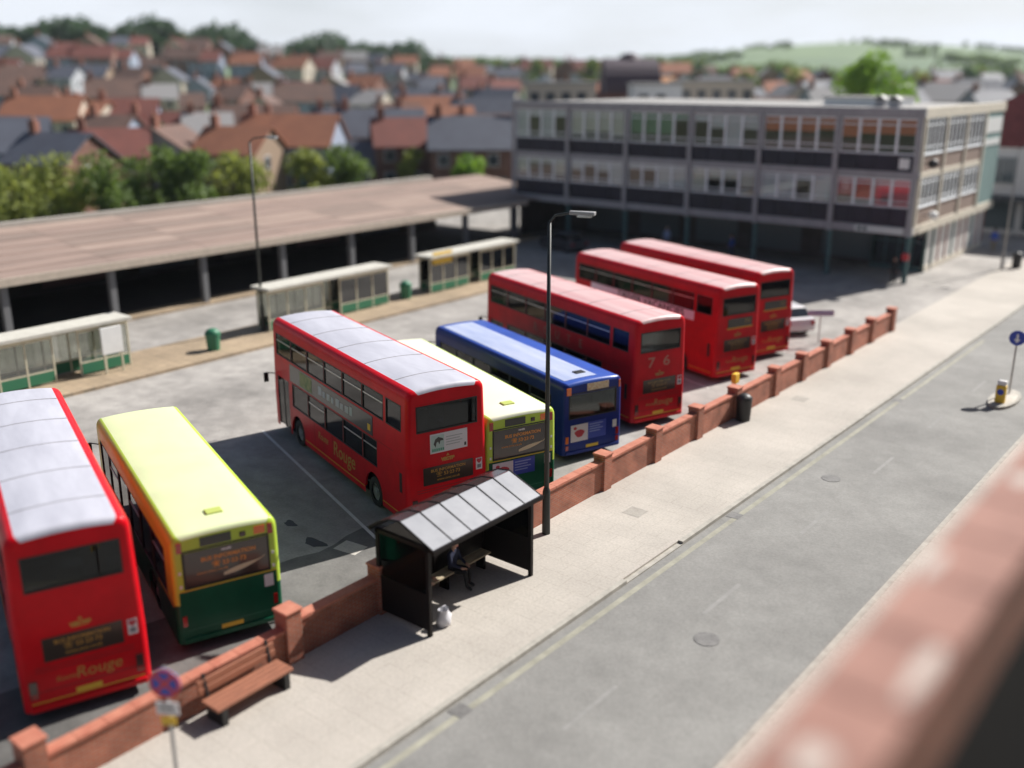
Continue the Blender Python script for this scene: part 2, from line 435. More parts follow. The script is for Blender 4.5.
MB().box(-52.7, -20.5, FY + .2, BYD - .02, 10.55, 10.9).build('roof_deck', ROOFF, off)
MB().box(-52.9, -52.65, FY + .25, BYD, 3.4, 10.55).build('end_wall', GREYC, off)
MB().box(-52.6, -20.6, BYD - .25, BYD - .03, 3.4, 10.55).build('back_wall', GREYC, off)
MB().box(-52.6, -20.6, FY + .4, BYD - .3, 6.72, 6.95).build('middle_floor', GREYC, off)
MB().box(-52.6, -20.6, FY + 5.2, FY + 5.35, 3.4, 10.5).build('corridor_wall', mat('office interior wall', (.20, .19, .18), .9), off)
MB().box(-53.0, -20.2, FY - .12, FY + .2, 10.45, 11.02).build('fascia', GREYC, off, bevel=.02)
MB().box(-53.0, -20.2, FY - .12, FY + .25, 3.12, 3.62).build('beam', GREYC, off, bevel=.02)
MB().box(-53.0, -20.2, FY - .08, FY + .2, 6.68, 7.10).build('beam', GREYC, off, bevel=.02)
for x in BX:
    xx = min(x, -20.42)
    MB().box(xx - .17, xx + .17, FY - .2, FY - .125, 3.05, 10.95).build('pilaster', GREYC, off)
    c = MB().tube((xx, FY + .15, 0), (xx, FY + .15, 3.12), .17, .17, 14).build('column', TEALP, off, smooth=False)
blinds = {(5, 1): BLIND_O, (5, 0): BLIND_R, (4, 1): BLIND_O, (3, 1): BLIND_W, (2, 1): BLIND_G, (1, 1): BLIND_C, (0, 1): BLIND_W, (4, 0): BLIND_W, (3, 0): BLIND_C, (2, 0): BLIND_W, (1, 0): BLIND_W, (0, 0): BLIND_C}
rnd = random.Random(3)
PAN = {}
def framed_window(name, wdt, z0, z1, facing, parent, pos, bl=None, cols=1, trans=(.82, .2)):
    """white frame with transoms, glass pane and a blind behind; facing 'y' looks to -Y, 'x' looks to +X"""
    key = ('f', round(wdt, 2), round(z1 - z0, 2), facing, trans)
    h = z1 - z0
    if key not in PAN:
        f = MB(); t = .08
        bars = [(0, t, 0, h), (wdt - t, wdt, 0, h), (t, wdt - t, 0, t), (t, wdt - t, h - t, h)] + [(t, wdt - t, h * q - .03, h * q + .03) for q in trans]
        g = MB()
        for a, c, d, e in bars:
            if facing == 'y': f.box(a, c, -.04, .05, d, e)
            else: f.box(-.05, .04, a, c, d, e)
        if facing == 'y': g.box(.03, wdt - .03, .0, .008, .03, h - .03)
        else: g.box(-.008, 0, .03, wdt - .03, .03, h - .03)
        PAN[key] = (f.mesh('window', WFR), g.mesh('pane', OGL))
    wn = link(name, PAN[key][0], parent, pos); link('pane', PAN[key][1], wn)
    if bl:
        m, fr = bl; q = MB()
        if facing == 'y': q.box(.05, wdt - .05, .12, .135, h * (1 - fr), h - .05)
        else: q.box(-.135, -.12, .05, wdt - .05, h * (1 - fr), h - .05)
        q.build('blind', m, wn)
    return wn
for bi in range(6):
    x0, x1 = BX[bi] + .17, min(BX[bi + 1], -20.42) - .17; s = (x1 - x0) / 4
    for fl, (zp0, zp1, zw0, zw1) in enumerate(((3.62, 4.80, 4.86, 6.62), (7.10, 8.12, 8.18, 10.38))):
        for k in range(4):
            MB().box(x0 + k * s + .02, x0 + (k + 1) * s - .02, FY - .03, FY + .1, zp0 + .01, zp1).build('spandrel_panel', NAVY, off)
            m = blinds[(bi, fl)]
            fr = rnd.choice((.45, .7, 1.0, .92, .25)) if (bi, fl) not in ((5, 0), (1, 1)) else rnd.choice((.7, .8))
            if m is BLIND_O: fr = rnd.choice((.38, .45, .55))
            if (bi, fl) == (5, 0): m = BLIND_R if k == 1 else BLIND_P
            framed_window('window', s - .01, zw0, zw1, 'y', off, (x0 + k * s + .005, FY + .03, zw0), (m, fr) if fr else None)
        MB().box(x0, x1, FY - .06, FY + .12, zp1 + .003, zw0 - .003).build('window_sill', GREYC, off)
        MB().box(x0, x1, FY - .03, FY + .12, zw1 + .003, zw1 + (.055 if fl == 0 else .065)).build('window_head', GREYC, off)
# street face
RX = -20.3; RY = [65.75, 70.3, 74.95, 79.6]
MB().box(RX - .3, RX + .05, FY + .26, BYD + .1, 10.40, 11.05).build('street_fascia', CREAMC, off, bevel=.02)
MB().box(RX - .24, RX + .06, FY + .26, BYD, 3.10, 3.66).build('street_beam', CREAMC, off, bevel=.02)
MB().box(RX - .24, RX + .03, FY + .26, 79.6, 6.70, 7.08).build('street_beam', CREAMC, off, bevel=.02)
for y in RY: MB().box(RX - .1, RX + .10, y + .28, y + .52, 3.66, 10.40).build('street_mullion', CREAMC, off)
for bi in range(3):
    y0, y1 = RY[bi] + .55, RY[bi + 1] + .25; s = (y1 - y0) / 5
    for zp0, zp1, zw0, zw1 in ((3.66, 4.80, 4.85, 6.68), (7.08, 8.12, 8.18, 10.38)):
        MB().box(RX - .16, RX - .02, y0 - .02, y1 + .02, zp0 + .003, zp1).build('pebbledash_panel', BRNP, off)
        MB().box(RX - .16, RX + .05, y0, y1, zp1 + .003, zw0 - .003).build('window_sill', WFR, off)
        for k in range(5):
            framed_window('window', s - .01, zw0, zw1, 'x', off, (RX - .04, y0 + k * s, zw0), (BLIND_W, .5) if rnd.random() < .3 else None)
MB().box(RX - .2, RX - .03, 80.15, BYD - .1, 3.67, 10.39).build('blank_cladding', TEALW, off)
MB().box(RX - .025, RX + .02, 80.4, BYD - .4, 8.9, 10.0).build('white_panel', WHITE, off)
MB().box(RX - .025, RX + .02, 80.4, BYD - .4, 8.0, 8.45).build('white_panel', WHITE, off)
# undercroft: recessed ground floor
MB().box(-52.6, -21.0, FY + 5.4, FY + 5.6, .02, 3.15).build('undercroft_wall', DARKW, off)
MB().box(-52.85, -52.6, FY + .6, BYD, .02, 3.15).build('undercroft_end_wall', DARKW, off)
SHG = glass_mat('shopfront glass', (.35, .45, .45), .12)
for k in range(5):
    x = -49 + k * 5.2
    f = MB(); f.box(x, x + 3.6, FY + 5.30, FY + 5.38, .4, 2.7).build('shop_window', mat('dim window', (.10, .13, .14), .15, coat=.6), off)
c = thing('corner_shop_front', 'teal framed glazed shop front tucked under the office corner', 'shop front', (0, 0, 0))
MB().box(-24.3, -20.6, FY + 4.6, FY + 4.75, .02, .35).build('stall_riser', TEALP, c)
for k in range(4):
    x = -24.3 + k * .93
    f = MB(); f.box(x, x + .07, FY + 4.6, FY + 4.72, .35, 3.1); f.box(x + .07, x + .93, FY + 4.6, FY + 4.72, 2.0, 2.08); f.build('frame_bar', TEALP, c)
    MB().box(x + .07, x + .93, FY + 4.65, FY + 4.66, .35, 3.1).build('pane', SHG, c)
MB().box(-24.3, -20.6, FY + 6.2, FY + 6.3, .02, 3.1).build('back_panel', mat('shop interior', (.22, .26, .25), .8), c)
b = MB(); b.box(RX - .55, RX - .35, FY + 4.6, 84.6, .02, .4); b.build('street_plinth', CREAMC, off)
for k in range(9):
    y = FY + 4.65 + k * 1.58
    MB().box(RX - .52, RX - .40, y, y + 1.40, .4, 3.09).build('street_panel', mat('white street panel', (.66, .64, .60), .6, var=.06), off)
    MB().box(RX - .50, RX - .34, y + 1.40, y + 1.58, .4, 3.09).build('street_post', mat('maroon post', (.30, .09, .08), .5) if k % 3 else TEALP, off)
# signs and boxes on the facade
MB().box(-23.9, -20.75, FY - .19, FY - .125, 3.16, 3.58).build('sign_board', mat('pale sign board', (.62, .64, .62), .5), off)
for k in range(2): MB().box(-23.7 + k * .36, -23.45 + k * .36, FY - .196, FY - .191, 3.25, 3.5).build('sign_emblem', mat('sign emblem', (.08, .12, .12), .5), off)
MB().box(-21.5, -20.85, FY - .08, FY - .035, 7.3, 7.95).build('wall_box', WHITE, off)
tag(MB().box(-20.62, -20.2, FY - .25, FY - .02, 1.55, 2.0).build('red_notice_box', mat('pillar red', (.5, .03, .04), .4), None, bevel=.03), 'small red box fixed to the corner column of the office block', 'notice box')
def wall_lamp(z, y):
    t = thing('wall_lamp', 'black round floodlight on the sunny street face, %s' % ('upper storey' if z > 6 else 'lower storey'), 'lamp', (RX, y, z))
    MB().tube((0, 0, 0), (.55, 0, .12), .04, .04, 8).build('bracket', BLACK, t)
    MB().ball((.6, 0, .05), .33, 12, 8, sz=.9).build('lamp_head', BLACK if z > 6 else WHITE, t, smooth=True)
wall_lamp(7.6, 66.6); wall_lamp(4.2, 67.9)
# roof plant
pl = thing('roof_plant_room', 'white flat roofed plant room on top of the office block', 'plant room', (-27.2, 75, 10.9))
MB().box(-2.6, 2.6, -2, 2, 0, .55).build('wall', WHITE, pl); MB().box(-2.75, 2.75, -2.15, 2.15, .553, .63).build('roof', ROOFF, pl)
for i, (x, y) in enumerate(((-23.6, 70), (-25.1, 71.5))):
    v = thing('roof_vent', 'dark roof vent on the office block roof, %s' % ('nearest the corner', 'second from the corner', 'behind the plant room', 'far left of the others')[i], 'vent', (x, y, 10.9))
    MB().box(-.3, .3, -.3, .3, 0, .5).build('shaft', GREYC, v); MB().prism([(-.42, .503), (.42, .503), (0, .8)], -.42, .42, 'y').build('cowl', BLACK, v)

# ------------------------------------------------------------------ station canopy
CANS = [mat('canopy roof felt %d' % i, c1, .85, col2=c2, vscale=.8, stretch=(2.5, .25, 1)) for i, (c1, c2) in enumerate((((.32, .23, .19), (.22, .16, .135)), ((.28, .205, .17), (.20, .15, .125)), ((.35, .265, .22), (.27, .19, .155))))]
rc = random.Random(4)
CANE = mat('canopy edge board', (.50, .42, .34), .7, var=.1)
cano = thing('station_canopy', 'long low brown roofed canopy over the dark bus station concourse', 'canopy', (-50.2, 22, 0))
NC = 7; CW = 10.4
for k in range(NC):
    x0, x1 = -k * CW / NC, -(k + 1) * CW / NC; z0 = 3.32 + k * 1.05 / NC; z1 = z0 + .11
    for y0 in range(-36, 43, 6):
        MB().add([(x0, y0, z0), (x1, y0, z1), (x1, y0 + 5.97, z1), (x0, y0 + 5.97, z0), (x0, y0, z0 - .06), (x1, y0, z1 - .06), (x1, y0 + 5.97, z1 - .06), (x0, y0 + 5.97, z0 - .06)],
                 [(0, 1, 2, 3), (7, 6, 5, 4), (0, 4, 5, 1), (1, 5, 6, 2), (2, 6, 7, 3), (3, 7, 4, 0)]).build('roof_strip', rc.choice(CANS), cano)
MB().box(0.01, .12, -36, 41.9, 2.95, 3.36).build('edge_board', CANE, cano)
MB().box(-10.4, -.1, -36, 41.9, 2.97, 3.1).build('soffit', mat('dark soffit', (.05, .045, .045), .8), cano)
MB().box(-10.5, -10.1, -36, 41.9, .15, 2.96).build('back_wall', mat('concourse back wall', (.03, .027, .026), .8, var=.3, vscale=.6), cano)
MB().box(-10.9, -10.405, -36, 41.9, .0, 4.62).build('rear_parapet', mat('rear parapet', (.40, .37, .33), .8, var=.1, vscale=.5), cano)
for k in range(14):
    y = -35 + k * 5.8
    MB().box(-.55, -.2, y, y + .35, .14, 2.96).build('pillar', mat('canopy pillar', (.16, .16, .165), .6), cano)
KM = [mat('kiosk window tint %d' % i, c, .6) for i, c in enumerate(((.12, .06, .06), (.06, .08, .10), (.14, .13, .12)))]  # plain dull colours for the concourse windows
for k in range(11):
    y = -33 + k * 6.6
    MB().box(-10.08, -10.0, y, y + 4.2, .5, 2.5).build('concourse_window', KM[k % 3], cano)

# ------------------------------------------------------------------ platform shelters
CRM = mat('cream shelter frame', (.60, .56, .42), .6, var=.08); SGRN = mat('shelter green', (.03, .17, .09), .5)
PGL = glass_mat('shelter glass', (.72, .74, .70), .10)
def platform_shelter(y0, y1, label, yellow):
    t = thing('platform_shelter', label, 'shelter', (-42.2, y0, .14), 0, 'platform shelters on the island')
    L = y1 - y0; n = round(L / 1.15); s = L / n
    MB().box(-.75, .75, -.15, L + .15, 2.18, 2.32).build('roof', mat('shelter roof', (.52, .50, .44), .7, var=.1), t)
    pm = MB().box(-.035, .035, -.035, .035, 0, 2.18).mesh('post', CRM)
    gm = MB().box(-.006, .006, .045, s - .045, .62, 1.95).mesh('pane', PGL); bm_ = MB().box(-.03, .03, .04, s - .04, .08, .55).mesh('base_panel', SGRN)
    rm = MB().box(-.028, .028, .036, s - .036, .555, .615).mesh('rail', CRM); hm = MB().box(-.028, .028, .036, s - .036, 1.955, 2.17).mesh('header', CRM)
    for x in (-.45, .45):
        for k in range(n + 1): link('post', pm, t, (x, k * s, 0))
        for k in range(n):
            if x > 0 and k % 4 == 3: continue
            for q in (gm, bm_, rm, hm): link(q.name, q, t, (x, k * s, 0))
    if yellow: MB().box(.49, .55, .2, 1.9, 1.75, 2.5).build('notice_board', YELL, t)
    for k in range(max(1, n // 3)): MB().box(-.2, .1, .3 + k * 2.4, 2.2 + k * 2.4, .42, .5).build('seat', CRM, t)
platform_shelter(11.5, 23.4, 'cream framed platform shelter behind the leftmost red bus', False)
platform_shelter(31.4, 40.0, 'cream framed platform shelter behind the central red bus roof', False)
platform_shelter(43.6, 51.8, 'cream framed platform shelter with yellow notice, nearest the office block', True)
def green_bin(x, y, label):
    t = thing('litter_bin', label, 'bin', (x, y, .14), 0, 'green platform bins')
    MB().tube((0, 0, 0), (0, 0, .75), .30, .36, 14).build('drum', SGRN, t); MB().tube((0, 0, .753), (0, 0, .83), .39, .39, 14).build('rim', SGRN, t)
    MB().ball((0, 0, .83), .36, 12, 8, sz=.7).build('dome', SGRN, t, smooth=True)
green_bin(-41.0, 27.4, 'green drum litter bin on the platform, left of the tall platform lamp')
green_bin(-42.0, 41.7, 'green drum litter bin on the platform between two cream shelters')
wp = thing('timetable_case', 'white timetable case standing at the end of the left shelter', 'notice case', (-41.2, 22.3, .14))
MB().box(-.06, .06, -.5, .5, .9, 2.1).build('panel', WHITE, wp); MB().box(-.04, .04, -.45, -.38, 0, .9).build('leg', CRM, wp); MB().box(-.04, .04, .38, .45, 0, .9).build('leg', CRM, wp)
#BUSES
# ------------------------------------------------------------------ buses
def shell(L, W, H, zb, zbr, stations, side_open, cap_open, slot, rv=.13, rt=.24, cam_=.07, taper=.03):
    """bus body: rings of one profile along y, rounded at both ends; openings are left out as holes"""
    half = []
    for z in zbr: half.append((W / 2 - max(0, z - 1.6) * taper, z))
    xe = half[-1][0]; z0 = zbr[-1]; nz_ = len(zbr)
    hr = H - cam_ - z0
    for k in range(1, 5):
        a = HALF * k / 4; half.append((xe - rt + rt * math.cos(a), z0 + hr * math.sin(a)))
    xi = xe - rt
    for q in (.66, .33): half.append((xi * q, H - cam_ * q * q))
    n = len(half)
    def ring(y, s):
        pts = []
        for x, z in half:
            k = max(0.0, (z - (H - .55)) / .55); pts.append((x * (1 - s / (W / 2)), z - s * 1.15 * k))
        full = [(-x, y, z) for x, z in pts] + [(0, y, H - s * 1.15)] + [(x, y, z) for x, z in reversed(pts)]
        return full
    ys = []
    for k in range(5):
        a = HALF * k / 4; ys.append((rv * (1 - math.sin(a)), rv * (1 - math.cos(a)) if False else rv * (1 - math.sin(HALF - a)) ))
    # (y, inset): at y=0 inset=rv, at y=rv inset=0
    st = [(rv * (1 - math.cos(HALF * k / 4)), rv * (1 - math.sin(HALF * k / 4))) for k in range(5)]
    allst = st + [(y, 0) for y in sorted(stations) if rv + .02 < y < L - rv - .02] + [(L - y, s) for y, s in reversed(st)]
    b = MB(); N = 2 * n + 1
    for y, s in allst: b.v += ring(y, s)
    def is_open(side, y, z): return any(sd in (side, 2) and y0 < y < y1 and z0_ < z < z1 for sd, y0, y1, z0_, z1 in side_open)
    for j in range(len(allst) - 1):
        ym = (allst[j][0] + allst[j + 1][0]) / 2
        for i in range(N - 1):
            a = j * N + i
            zm = sum(b.v[q][2] for q in (a, a + 1, a + N, a + N + 1)) / 4
            k = i if i < n else N - 2 - i          # strip index from the bottom
            side = 0 if i < n else 1
            if k < nz_ - 1 and is_open(side, ym, zm): continue
            b.f.append((a, a + 1, a + N + 1, a + N)); b.m.append(slot(side, ym, zm, k >= nz_ + 3, k >= nz_ - 1))
    # end caps in horizontal strips
    for end, j in ((0, 0), (1, len(allst) - 1)):
        base = j * N; y = allst[j][0]
        for k in range(n):
            l0, l1 = b.v[base + k], b.v[base + k + 1]; r0, r1 = b.v[base + N - 1 - k], b.v[base + N - 2 - k]
            zm = (l0[2] + l1[2]) / 2
            ops = [o for o in cap_open if o[0] == end and o[3] < zm < o[4] and k < nz_ - 1]
            xs = [None] + [v for o in ops for v in (o[1], o[2])] + [None]
            for q in range(len(xs) - 1):
                if q % 2 == 1: continue
                A0 = l0 if xs[q] is None else (xs[q], y, l0[2]); A1 = l1 if xs[q] is None else (xs[q], y, l1[2])
                B0 = r0 if xs[q + 1] is None else (xs[q + 1], y, r0[2]); B1 = r1 if xs[q + 1] is None else (xs[q + 1], y, r1[2])
                if k == n - 1: b.add([A0, A1, B0], [(0, 1, 2)], slot(2 + end, y, zm, False, False))
                else: b.add([A0, A1, B1, B0], [(0, 1, 2, 3)], slot(2 + end, y, zm, False, False))
    # underside
    b.add([(-W / 2 + .1, .1, zb + .05), (W / 2 - .1, .1, zb + .05), (W / 2 - .1, L - .1, zb + .05), (-W / 2 + .1, L - .1, zb + .05)], [(0, 1, 2, 3)], 2)
    return b

def arch_piece(W, y, r, zb, ztop, side):
    """body-coloured corners that turn the square wheel opening into an arch"""
    b = MB(); x = side * (W / 2 - .004); x2 = side * (W / 2 - .06); zc = .5
    n = 12; arc = [(y + r * math.cos(math.pi * k / n), zc + r * math.sin(math.pi * k / n)) for k in range(n + 1)]
    top = [(y + r * (1 - 2 * k / n), ztop) for k in range(n + 1)]
    vs = [(x, a, c) for a, c in arc] + [(x, a, c) for a, c in top] + [(x2, a, c) for a, c in arc]
    fs = []
    for k in range(n):
        fs.append((k, k + 1, n + 2 + k, n + 1 + k)); fs.append((k, 2 * n + 2 + k, 2 * n + 3 + k, k + 1))
    return b.add(vs, fs)

def wheel(parent, x, y, side, r=.48, w_=.28):
    xi, xo = x, x - side * w_
    t = MB(); n = 22
    prof = [(xi, r * .6), (xi, r * .93), (xi - side * .03, r), (xo + side * .03, r), (xo, r * .93), (xo, r * .5)]
    vs = []
    for px, pr in prof:
        for i in range(n): a = 2 * math.pi * i / n; vs.append((px, y + pr * math.cos(a), r + pr * math.sin(a)))
    fs = [(j * n + i, j * n + (i + 1) % n, (j + 1) * n + (i + 1) % n, (j + 1) * n + i) for j in range(len(prof) - 1) for i in range(n)]
    wh = t.add(vs, fs).build('wheel', TYRE, parent, smooth=True)
    MB().tube((xi - side * .05, y, r), (xi - side * .12, y, r), r * .61, r * .61, 18).build('rim', RIM, wh)
    MB().tube((xi + side * .0, y, r), (xi - side * .06, y, r), r * .2, r * .26, 12).build('hub', RIM, wh)

SEATM = MB().box(-.44, .44, 0, .42, .36, .46).box(-.44, .44, -.08, .02, .4, 1.0).mesh('seat', SEAT)
VBAR = CHROME
def pane_side(parent, side, W, y0, y1, z0, z1, vent=True, taper=.03):
    zc = (z0 + z1) / 2
    def xat(z): return side * (W / 2 - max(0, z - 1.6) * taper)
    def slab(ya, yb, za, zb_, d0, d1):
        vs = []
        for d in (d0, d1):
            for yy, zz in ((ya, za), (yb, za), (yb, zb_), (ya, zb_)): vs.append((xat(zz) - side * d, yy, zz))
        return vs, [(0, 1, 2, 3), (7, 6, 5, 4), (0, 4, 5, 1), (1, 5, 6, 2), (2, 6, 7, 3), (3, 7, 4, 0)]
    p = MB().add(*slab(y0 - .005, y1 + .005, z0 - .005, z1 + .005, .022, .03)).build('window_pane', BGLASS, parent)
    f = MB(); t = .035
    for ya, yb, za, zb_ in ((y0 - t, y1 + t, z0 - t, z0), (y0 - t, y1 + t, z1, z1 + t), (y0 - t, y0, z0, z1), (y1, y1 + t, z0, z1)): f.add(*slab(ya, yb, za, zb_, -.006, .02))
    f.build('gasket', BLACK, p)
    if vent:
        zv = z0 + (z1 - z0) * .70
        MB().add(*slab(y0 + .01, y1 - .01, zv - .016, zv + .016, .004, .02)).build('vent_bar', VBAR, p)
    return p
def pane_end(parent, y, sgn, x0, x1, z0, z1, m=None):
    p = MB().box(x0 - .005, x1 + .005, y + sgn * .02, y + sgn * .028, z0 - .005, z1 + .005).build('window_pane', m or BGLASS, parent)
    f = MB(); t = .04
    for a, c, d, e in ((x0 - t, x1 + t, z0 - t, z0), (x0 - t, x1 + t, z1, z1 + t), (x0 - t, x0, z0, z1), (x1, x1 + t, z0, z1)): f.box(a, c, y - sgn * .008, y + sgn * .018, d, e)
    f.build('gasket', BLACK, p)
    return p
def plate(parent, name, x0, x1, z0, z1, m, proud=.012): return MB().box(x0, x1, -proud, .006, z0, z1).build(name, m, parent)
def splate(parent, name, W, y0, y1, z0, z1, m, side=-1, proud=.012, taper=.03):
    def xat(z): return side * (W / 2 - max(0, z - 1.6) * taper)
    vs = [(xat(z) + side * d, y, z) for d in (proud, -.004) for y, z in ((y0, z0), (y1, z0), (y1, z1), (y0, z1))]
    return MB().add(vs, [(0, 1, 2, 3), (7, 6, 5, 4), (0, 4, 5, 1), (1, 5, 6, 2), (2, 6, 7, 3), (3, 7, 4, 0)]).build(name, m, parent)

PANELK = mat('black panel', (.018, .018, .016), .3, coat=.3)
STICK = mat('white sticker', (.72, .70, .70), .5)
GHOST = mat('ghost lettering', (.42, .16, .11), .5)
SHUTR = mat('shut line', (.14, .004, .006), .6)  # dark red of the joints between body panels
OLIVE = mat('dull gold lettering', (.34, .24, .07), .6)
GREYP = mat('grey panel paint', (.40, .42, .40), .5)

def double_decker(label, x, y, ang, L, red, roof, kind):
    W, H, zb = 2.56, 4.32, .27
    t = thing('double_decker_bus', label, 'bus', (x, y, 0), ang - HALF, 'parked red double deckers')
    RW, FW = 2.35, L - 2.3
    lw = (1.42, 2.20); uw = (3.02, 3.74)
    uy = []; yy = 1.55; n = 6; s = (L - .35 - yy) / n
    uy = [(.42, 1.36)] + [(yy + k * s + .05, yy + (k + 1) * s - .05) for k in range(n)]
    ly = [(1.55 + k * s + .05, 1.55 + (k + 1) * s - .05) for k in range(n - 1)]
    ly[0] = (ly[0][0] + .45, ly[0][1])
    door = (L - 1.55, L - .4, .42, 2.28)
    arch = .62; az = 1.13
    so = [(2, a, c, uw[0], uw[1]) for a, c in uy] + [(2, a, c, lw[0], lw[1]) for a, c in ly]
    so += [(2, RW - arch, RW + arch, 0, az), (2, FW - arch, FW + arch, 0, az), (0, door[0], door[1], .3, 2.2)]
    co = [(0, -.92, .92, uw[0], uw[1]), (1, -1.0, 1.0, uw[0], uw[1]), (1, -1.0, 1.0, lw[0] - .0, 2.20)]
    zbr = [zb, .42, .5, az, lw[0], 1.6, lw[1], 2.5, 2.8, uw[0], 3.4, uw[1], 3.98]
    stt = [v for a, c in uy + ly for v in (a, c)] + [RW - arch, RW + arch, FW - arch, FW + arch, door[0], door[1], .2, .8, L - .2]
    def slot(side, ym, zm, is_roof, is_arc): return 1 if is_roof else 0
    bd = shell(L, W, H, zb, zbr, stt, so, co, slot).build('body', [red, roof, BLACK], t)
    for p in bd.data.polygons: p.use_smooth = True
    e = bd.modifiers.new('edges', 'EDGE_SPLIT'); e.split_angle = R(35)
    for sd in (-1, 1):
        for yw in (RW, FW):
            wheel(t, sd * (W / 2 - .05), yw, sd)
            arch_piece(W, yw, arch, zb, az, sd).build('wheel_arch', red, t, fix=False)
            MB().box(sd * (W / 2 - .45), sd * (W / 2 - .5), yw - arch, yw + arch, zb, az + .1).build('wheel_housing', BLACK, t)
        for a, c in uy: pane_side(t, sd, W, a, c, *uw, vent=(a > .5))
        for k, (a, c) in enumerate(ly): pane_side(t, sd, W, a, c, *lw, vent=(k in (0, 1, 3)))
    dr = MB().box(-W / 2 + .03, -W / 2 + .04, door[0], door[1], .42, 2.2).build('door', BGLASS, t)
    f = MB()
    for k in range(3): q = door[0] + k * (door[1] - door[0] - .05) / 2; f.box(-W / 2 + .015, -W / 2 + .06, q, q + .05, .36, 2.2)
    f.build('door_frame', BLACK, dr)
    pane_end(t, 0, 1, -.92, .92, *uw); pane_end(t, L, -1, -1.0, 1.0, *uw); pane_end(t, L, -1, -1.0, 1.0, lw[0], 2.2)
    MB().box(-W / 2 + .1, W / 2 - .1, .2, L - .2, .6, .68).build('lower_floor', DARKIN, t)
    MB().box(-W / 2 + .06, W / 2 - .06, .18, L - .18, 2.28, 2.40).build('upper_floor', DARKIN, t)
    for k in range(9):
        for xs in (-.7, .7):
            link('seat', SEATM, t, (xs, .75 + k * (L - 2) / 9, 2.40))
            if 1 < k < 8: link('seat', SEATM, t, (xs, .75 + k * (L - 2) / 9, .68))
    # tail
    plate(t, 'info_panel', -.78, .80, 1.36, 1.90, PANELK)
    d = kind in ('far',)
    m = OLIVE if kind in ('far', 'ghost') else GOLD
    text('BUS INFORMATION', .125, m, t, (.0, -.016, 1.77), REAR, 0, .002); text('\u260e 53\u00b723\u00b773', .15, m, t, (0, -.016, 1.63), REAR, 0, .002)
    text('www.svoc.co.uk', .11, m, t, (0, -.016, 1.48), REAR, 0, .001)
    text('VECTIS', .13, m, t, (.0, -.005, 2.06), REAR, 0, .012)
    MB().prism([(-.05, 2.155), (.05, 2.155), (0, 2.23)], -.006, .004, 'y').build('emblem', m, t)
    text('Rouge', .37, m, t, (.24, -.005, .93), REAR, .12, .0); text('Route', .16, m, t, (-.42, -.005, .90), REAR, .2, 0)
    st = plate(t, 'sticker', .90, 1.10, 1.50, 1.86, STICK)
    MB().box(.94, 1.06, -.017, -.013, 1.55, 1.66).build('sticker_mark', mat('sticker grey', (.2, .2, .22), .6), st)
    text('\u2665', .15, mat('sticker red', (.5, .05, .07), .6), st, (1.0, -.017, 1.76), REAR)
    for xs in (-1, 1):
        plate(t, 'tail_light', xs * 1.06 - .075, xs * 1.06 + .075, .58, .98, DKLENS, .03)
        plate(t, 'indicator', xs * 1.06 - .06, xs * 1.06 + .06, .60, .70, REDL, .038)
    for z in (.70, 1.16, 1.24): plate(t, 'shut_line', -.98, .98, z - .008, z + .008, SHUTR, .003)
    plate(t, 'number_plate', -.26, .26, .48, .59, YELL)
    plate(t, 'waist_line', -1.13, 1.13, .44, .465, YELL, .004)
    MB().box(-1.16, 1.16, -.05, .1, .26, .40).build('bumper', red, t, bevel=.02)
    for sd in (-1, 1):
        splate(t, 'waist_line', W, .2, RW - .66, .44, .465, YELL, sd, .004); splate(t, 'waist_line', W, RW + .66, FW - .66, .44, .465, YELL, sd, .004)
        splate(t, 'air_grille', W, .34, .50, 1.15, 1.75, BLACK, sd, .008)
    # sides
    if kind == 'first':
        text('Rouge', .62, GOLD, t, (-W / 2 - .006, 5.0, .92), LEFT, .12, .004)
    if kind == 'ad':
        text('Rouge', .70, GOLD, t, (-W / 2 - .006, 4.6, .95), LEFT, .12, .004); text('Route', .36, GOLD, t, (-W / 2 - .006, 6.35, 1.02), LEFT, .2, .002)
        ad = splate(t, 'advert_board', W, 2.3, L - 1.7, 2.30, 2.92, PANELK)
        for k, (wd_, hh_) in enumerate(((.30, .30), (.22, .20), (.26, .22), (.20, .20), (.30, .26), (.24, .20), (.28, .22), (.20, .28))):
            ye = 6.6 - k * .37; splate(ad, 'advert_stroke', W, ye - wd_, ye, 2.50, 2.50 + hh_, mat('silver lettering', (.45, .47, .50), .5), proud=.018)
        splate(t, 'advert_picture', W, 7.2, 8.3, 2.36, 2.86, mat('advert picture', (.40, .36, .16), .6, col2=(.10, .20, .07), vscale=5), proud=.018)
        splate(t, 'advert_spot', W, 2.45, 2.65, 2.42, 2.62, YELL, proud=.018)
        r = plate(t, 'rear_advert', -.55, .62, 2.30, 2.88, STICK, .02)
        g2 = mat('advert green', (.10, .34, .22), .6)
        MB().box(-.52, -.12, -.024, -.019, 2.34, 2.84).build('advert_square', mat('advert pale green', (.48, .60, .54), .6), r)
        for k in range(6):
            MB().box(-.50 + k * .065, -.455 + k * .065, -.028, -.0235, 2.36, 2.44).build('advert_tick', g2, r)
        MB().prism([(-.45, 2.58), (-.40, 2.72), (-.30, 2.78), (-.16, 2.72), (-.14, 2.66), (-.24, 2.66), (-.27, 2.55), (-.31, 2.64), (-.36, 2.62), (-.39, 2.48)], -.03, -.0235, 'y').build('advert_motif', PANELK, r)
        for k in range(4): MB().box(-.06, .46 - .08 * (k % 2), -.024, -.019, 2.72 - k * .08, 2.745 - k * .08).build('advert_line', GREYP, r)
        MB().box(.52, .58, -.024, -.019, 2.36, 2.46).build('advert_mark', PANELK, r)
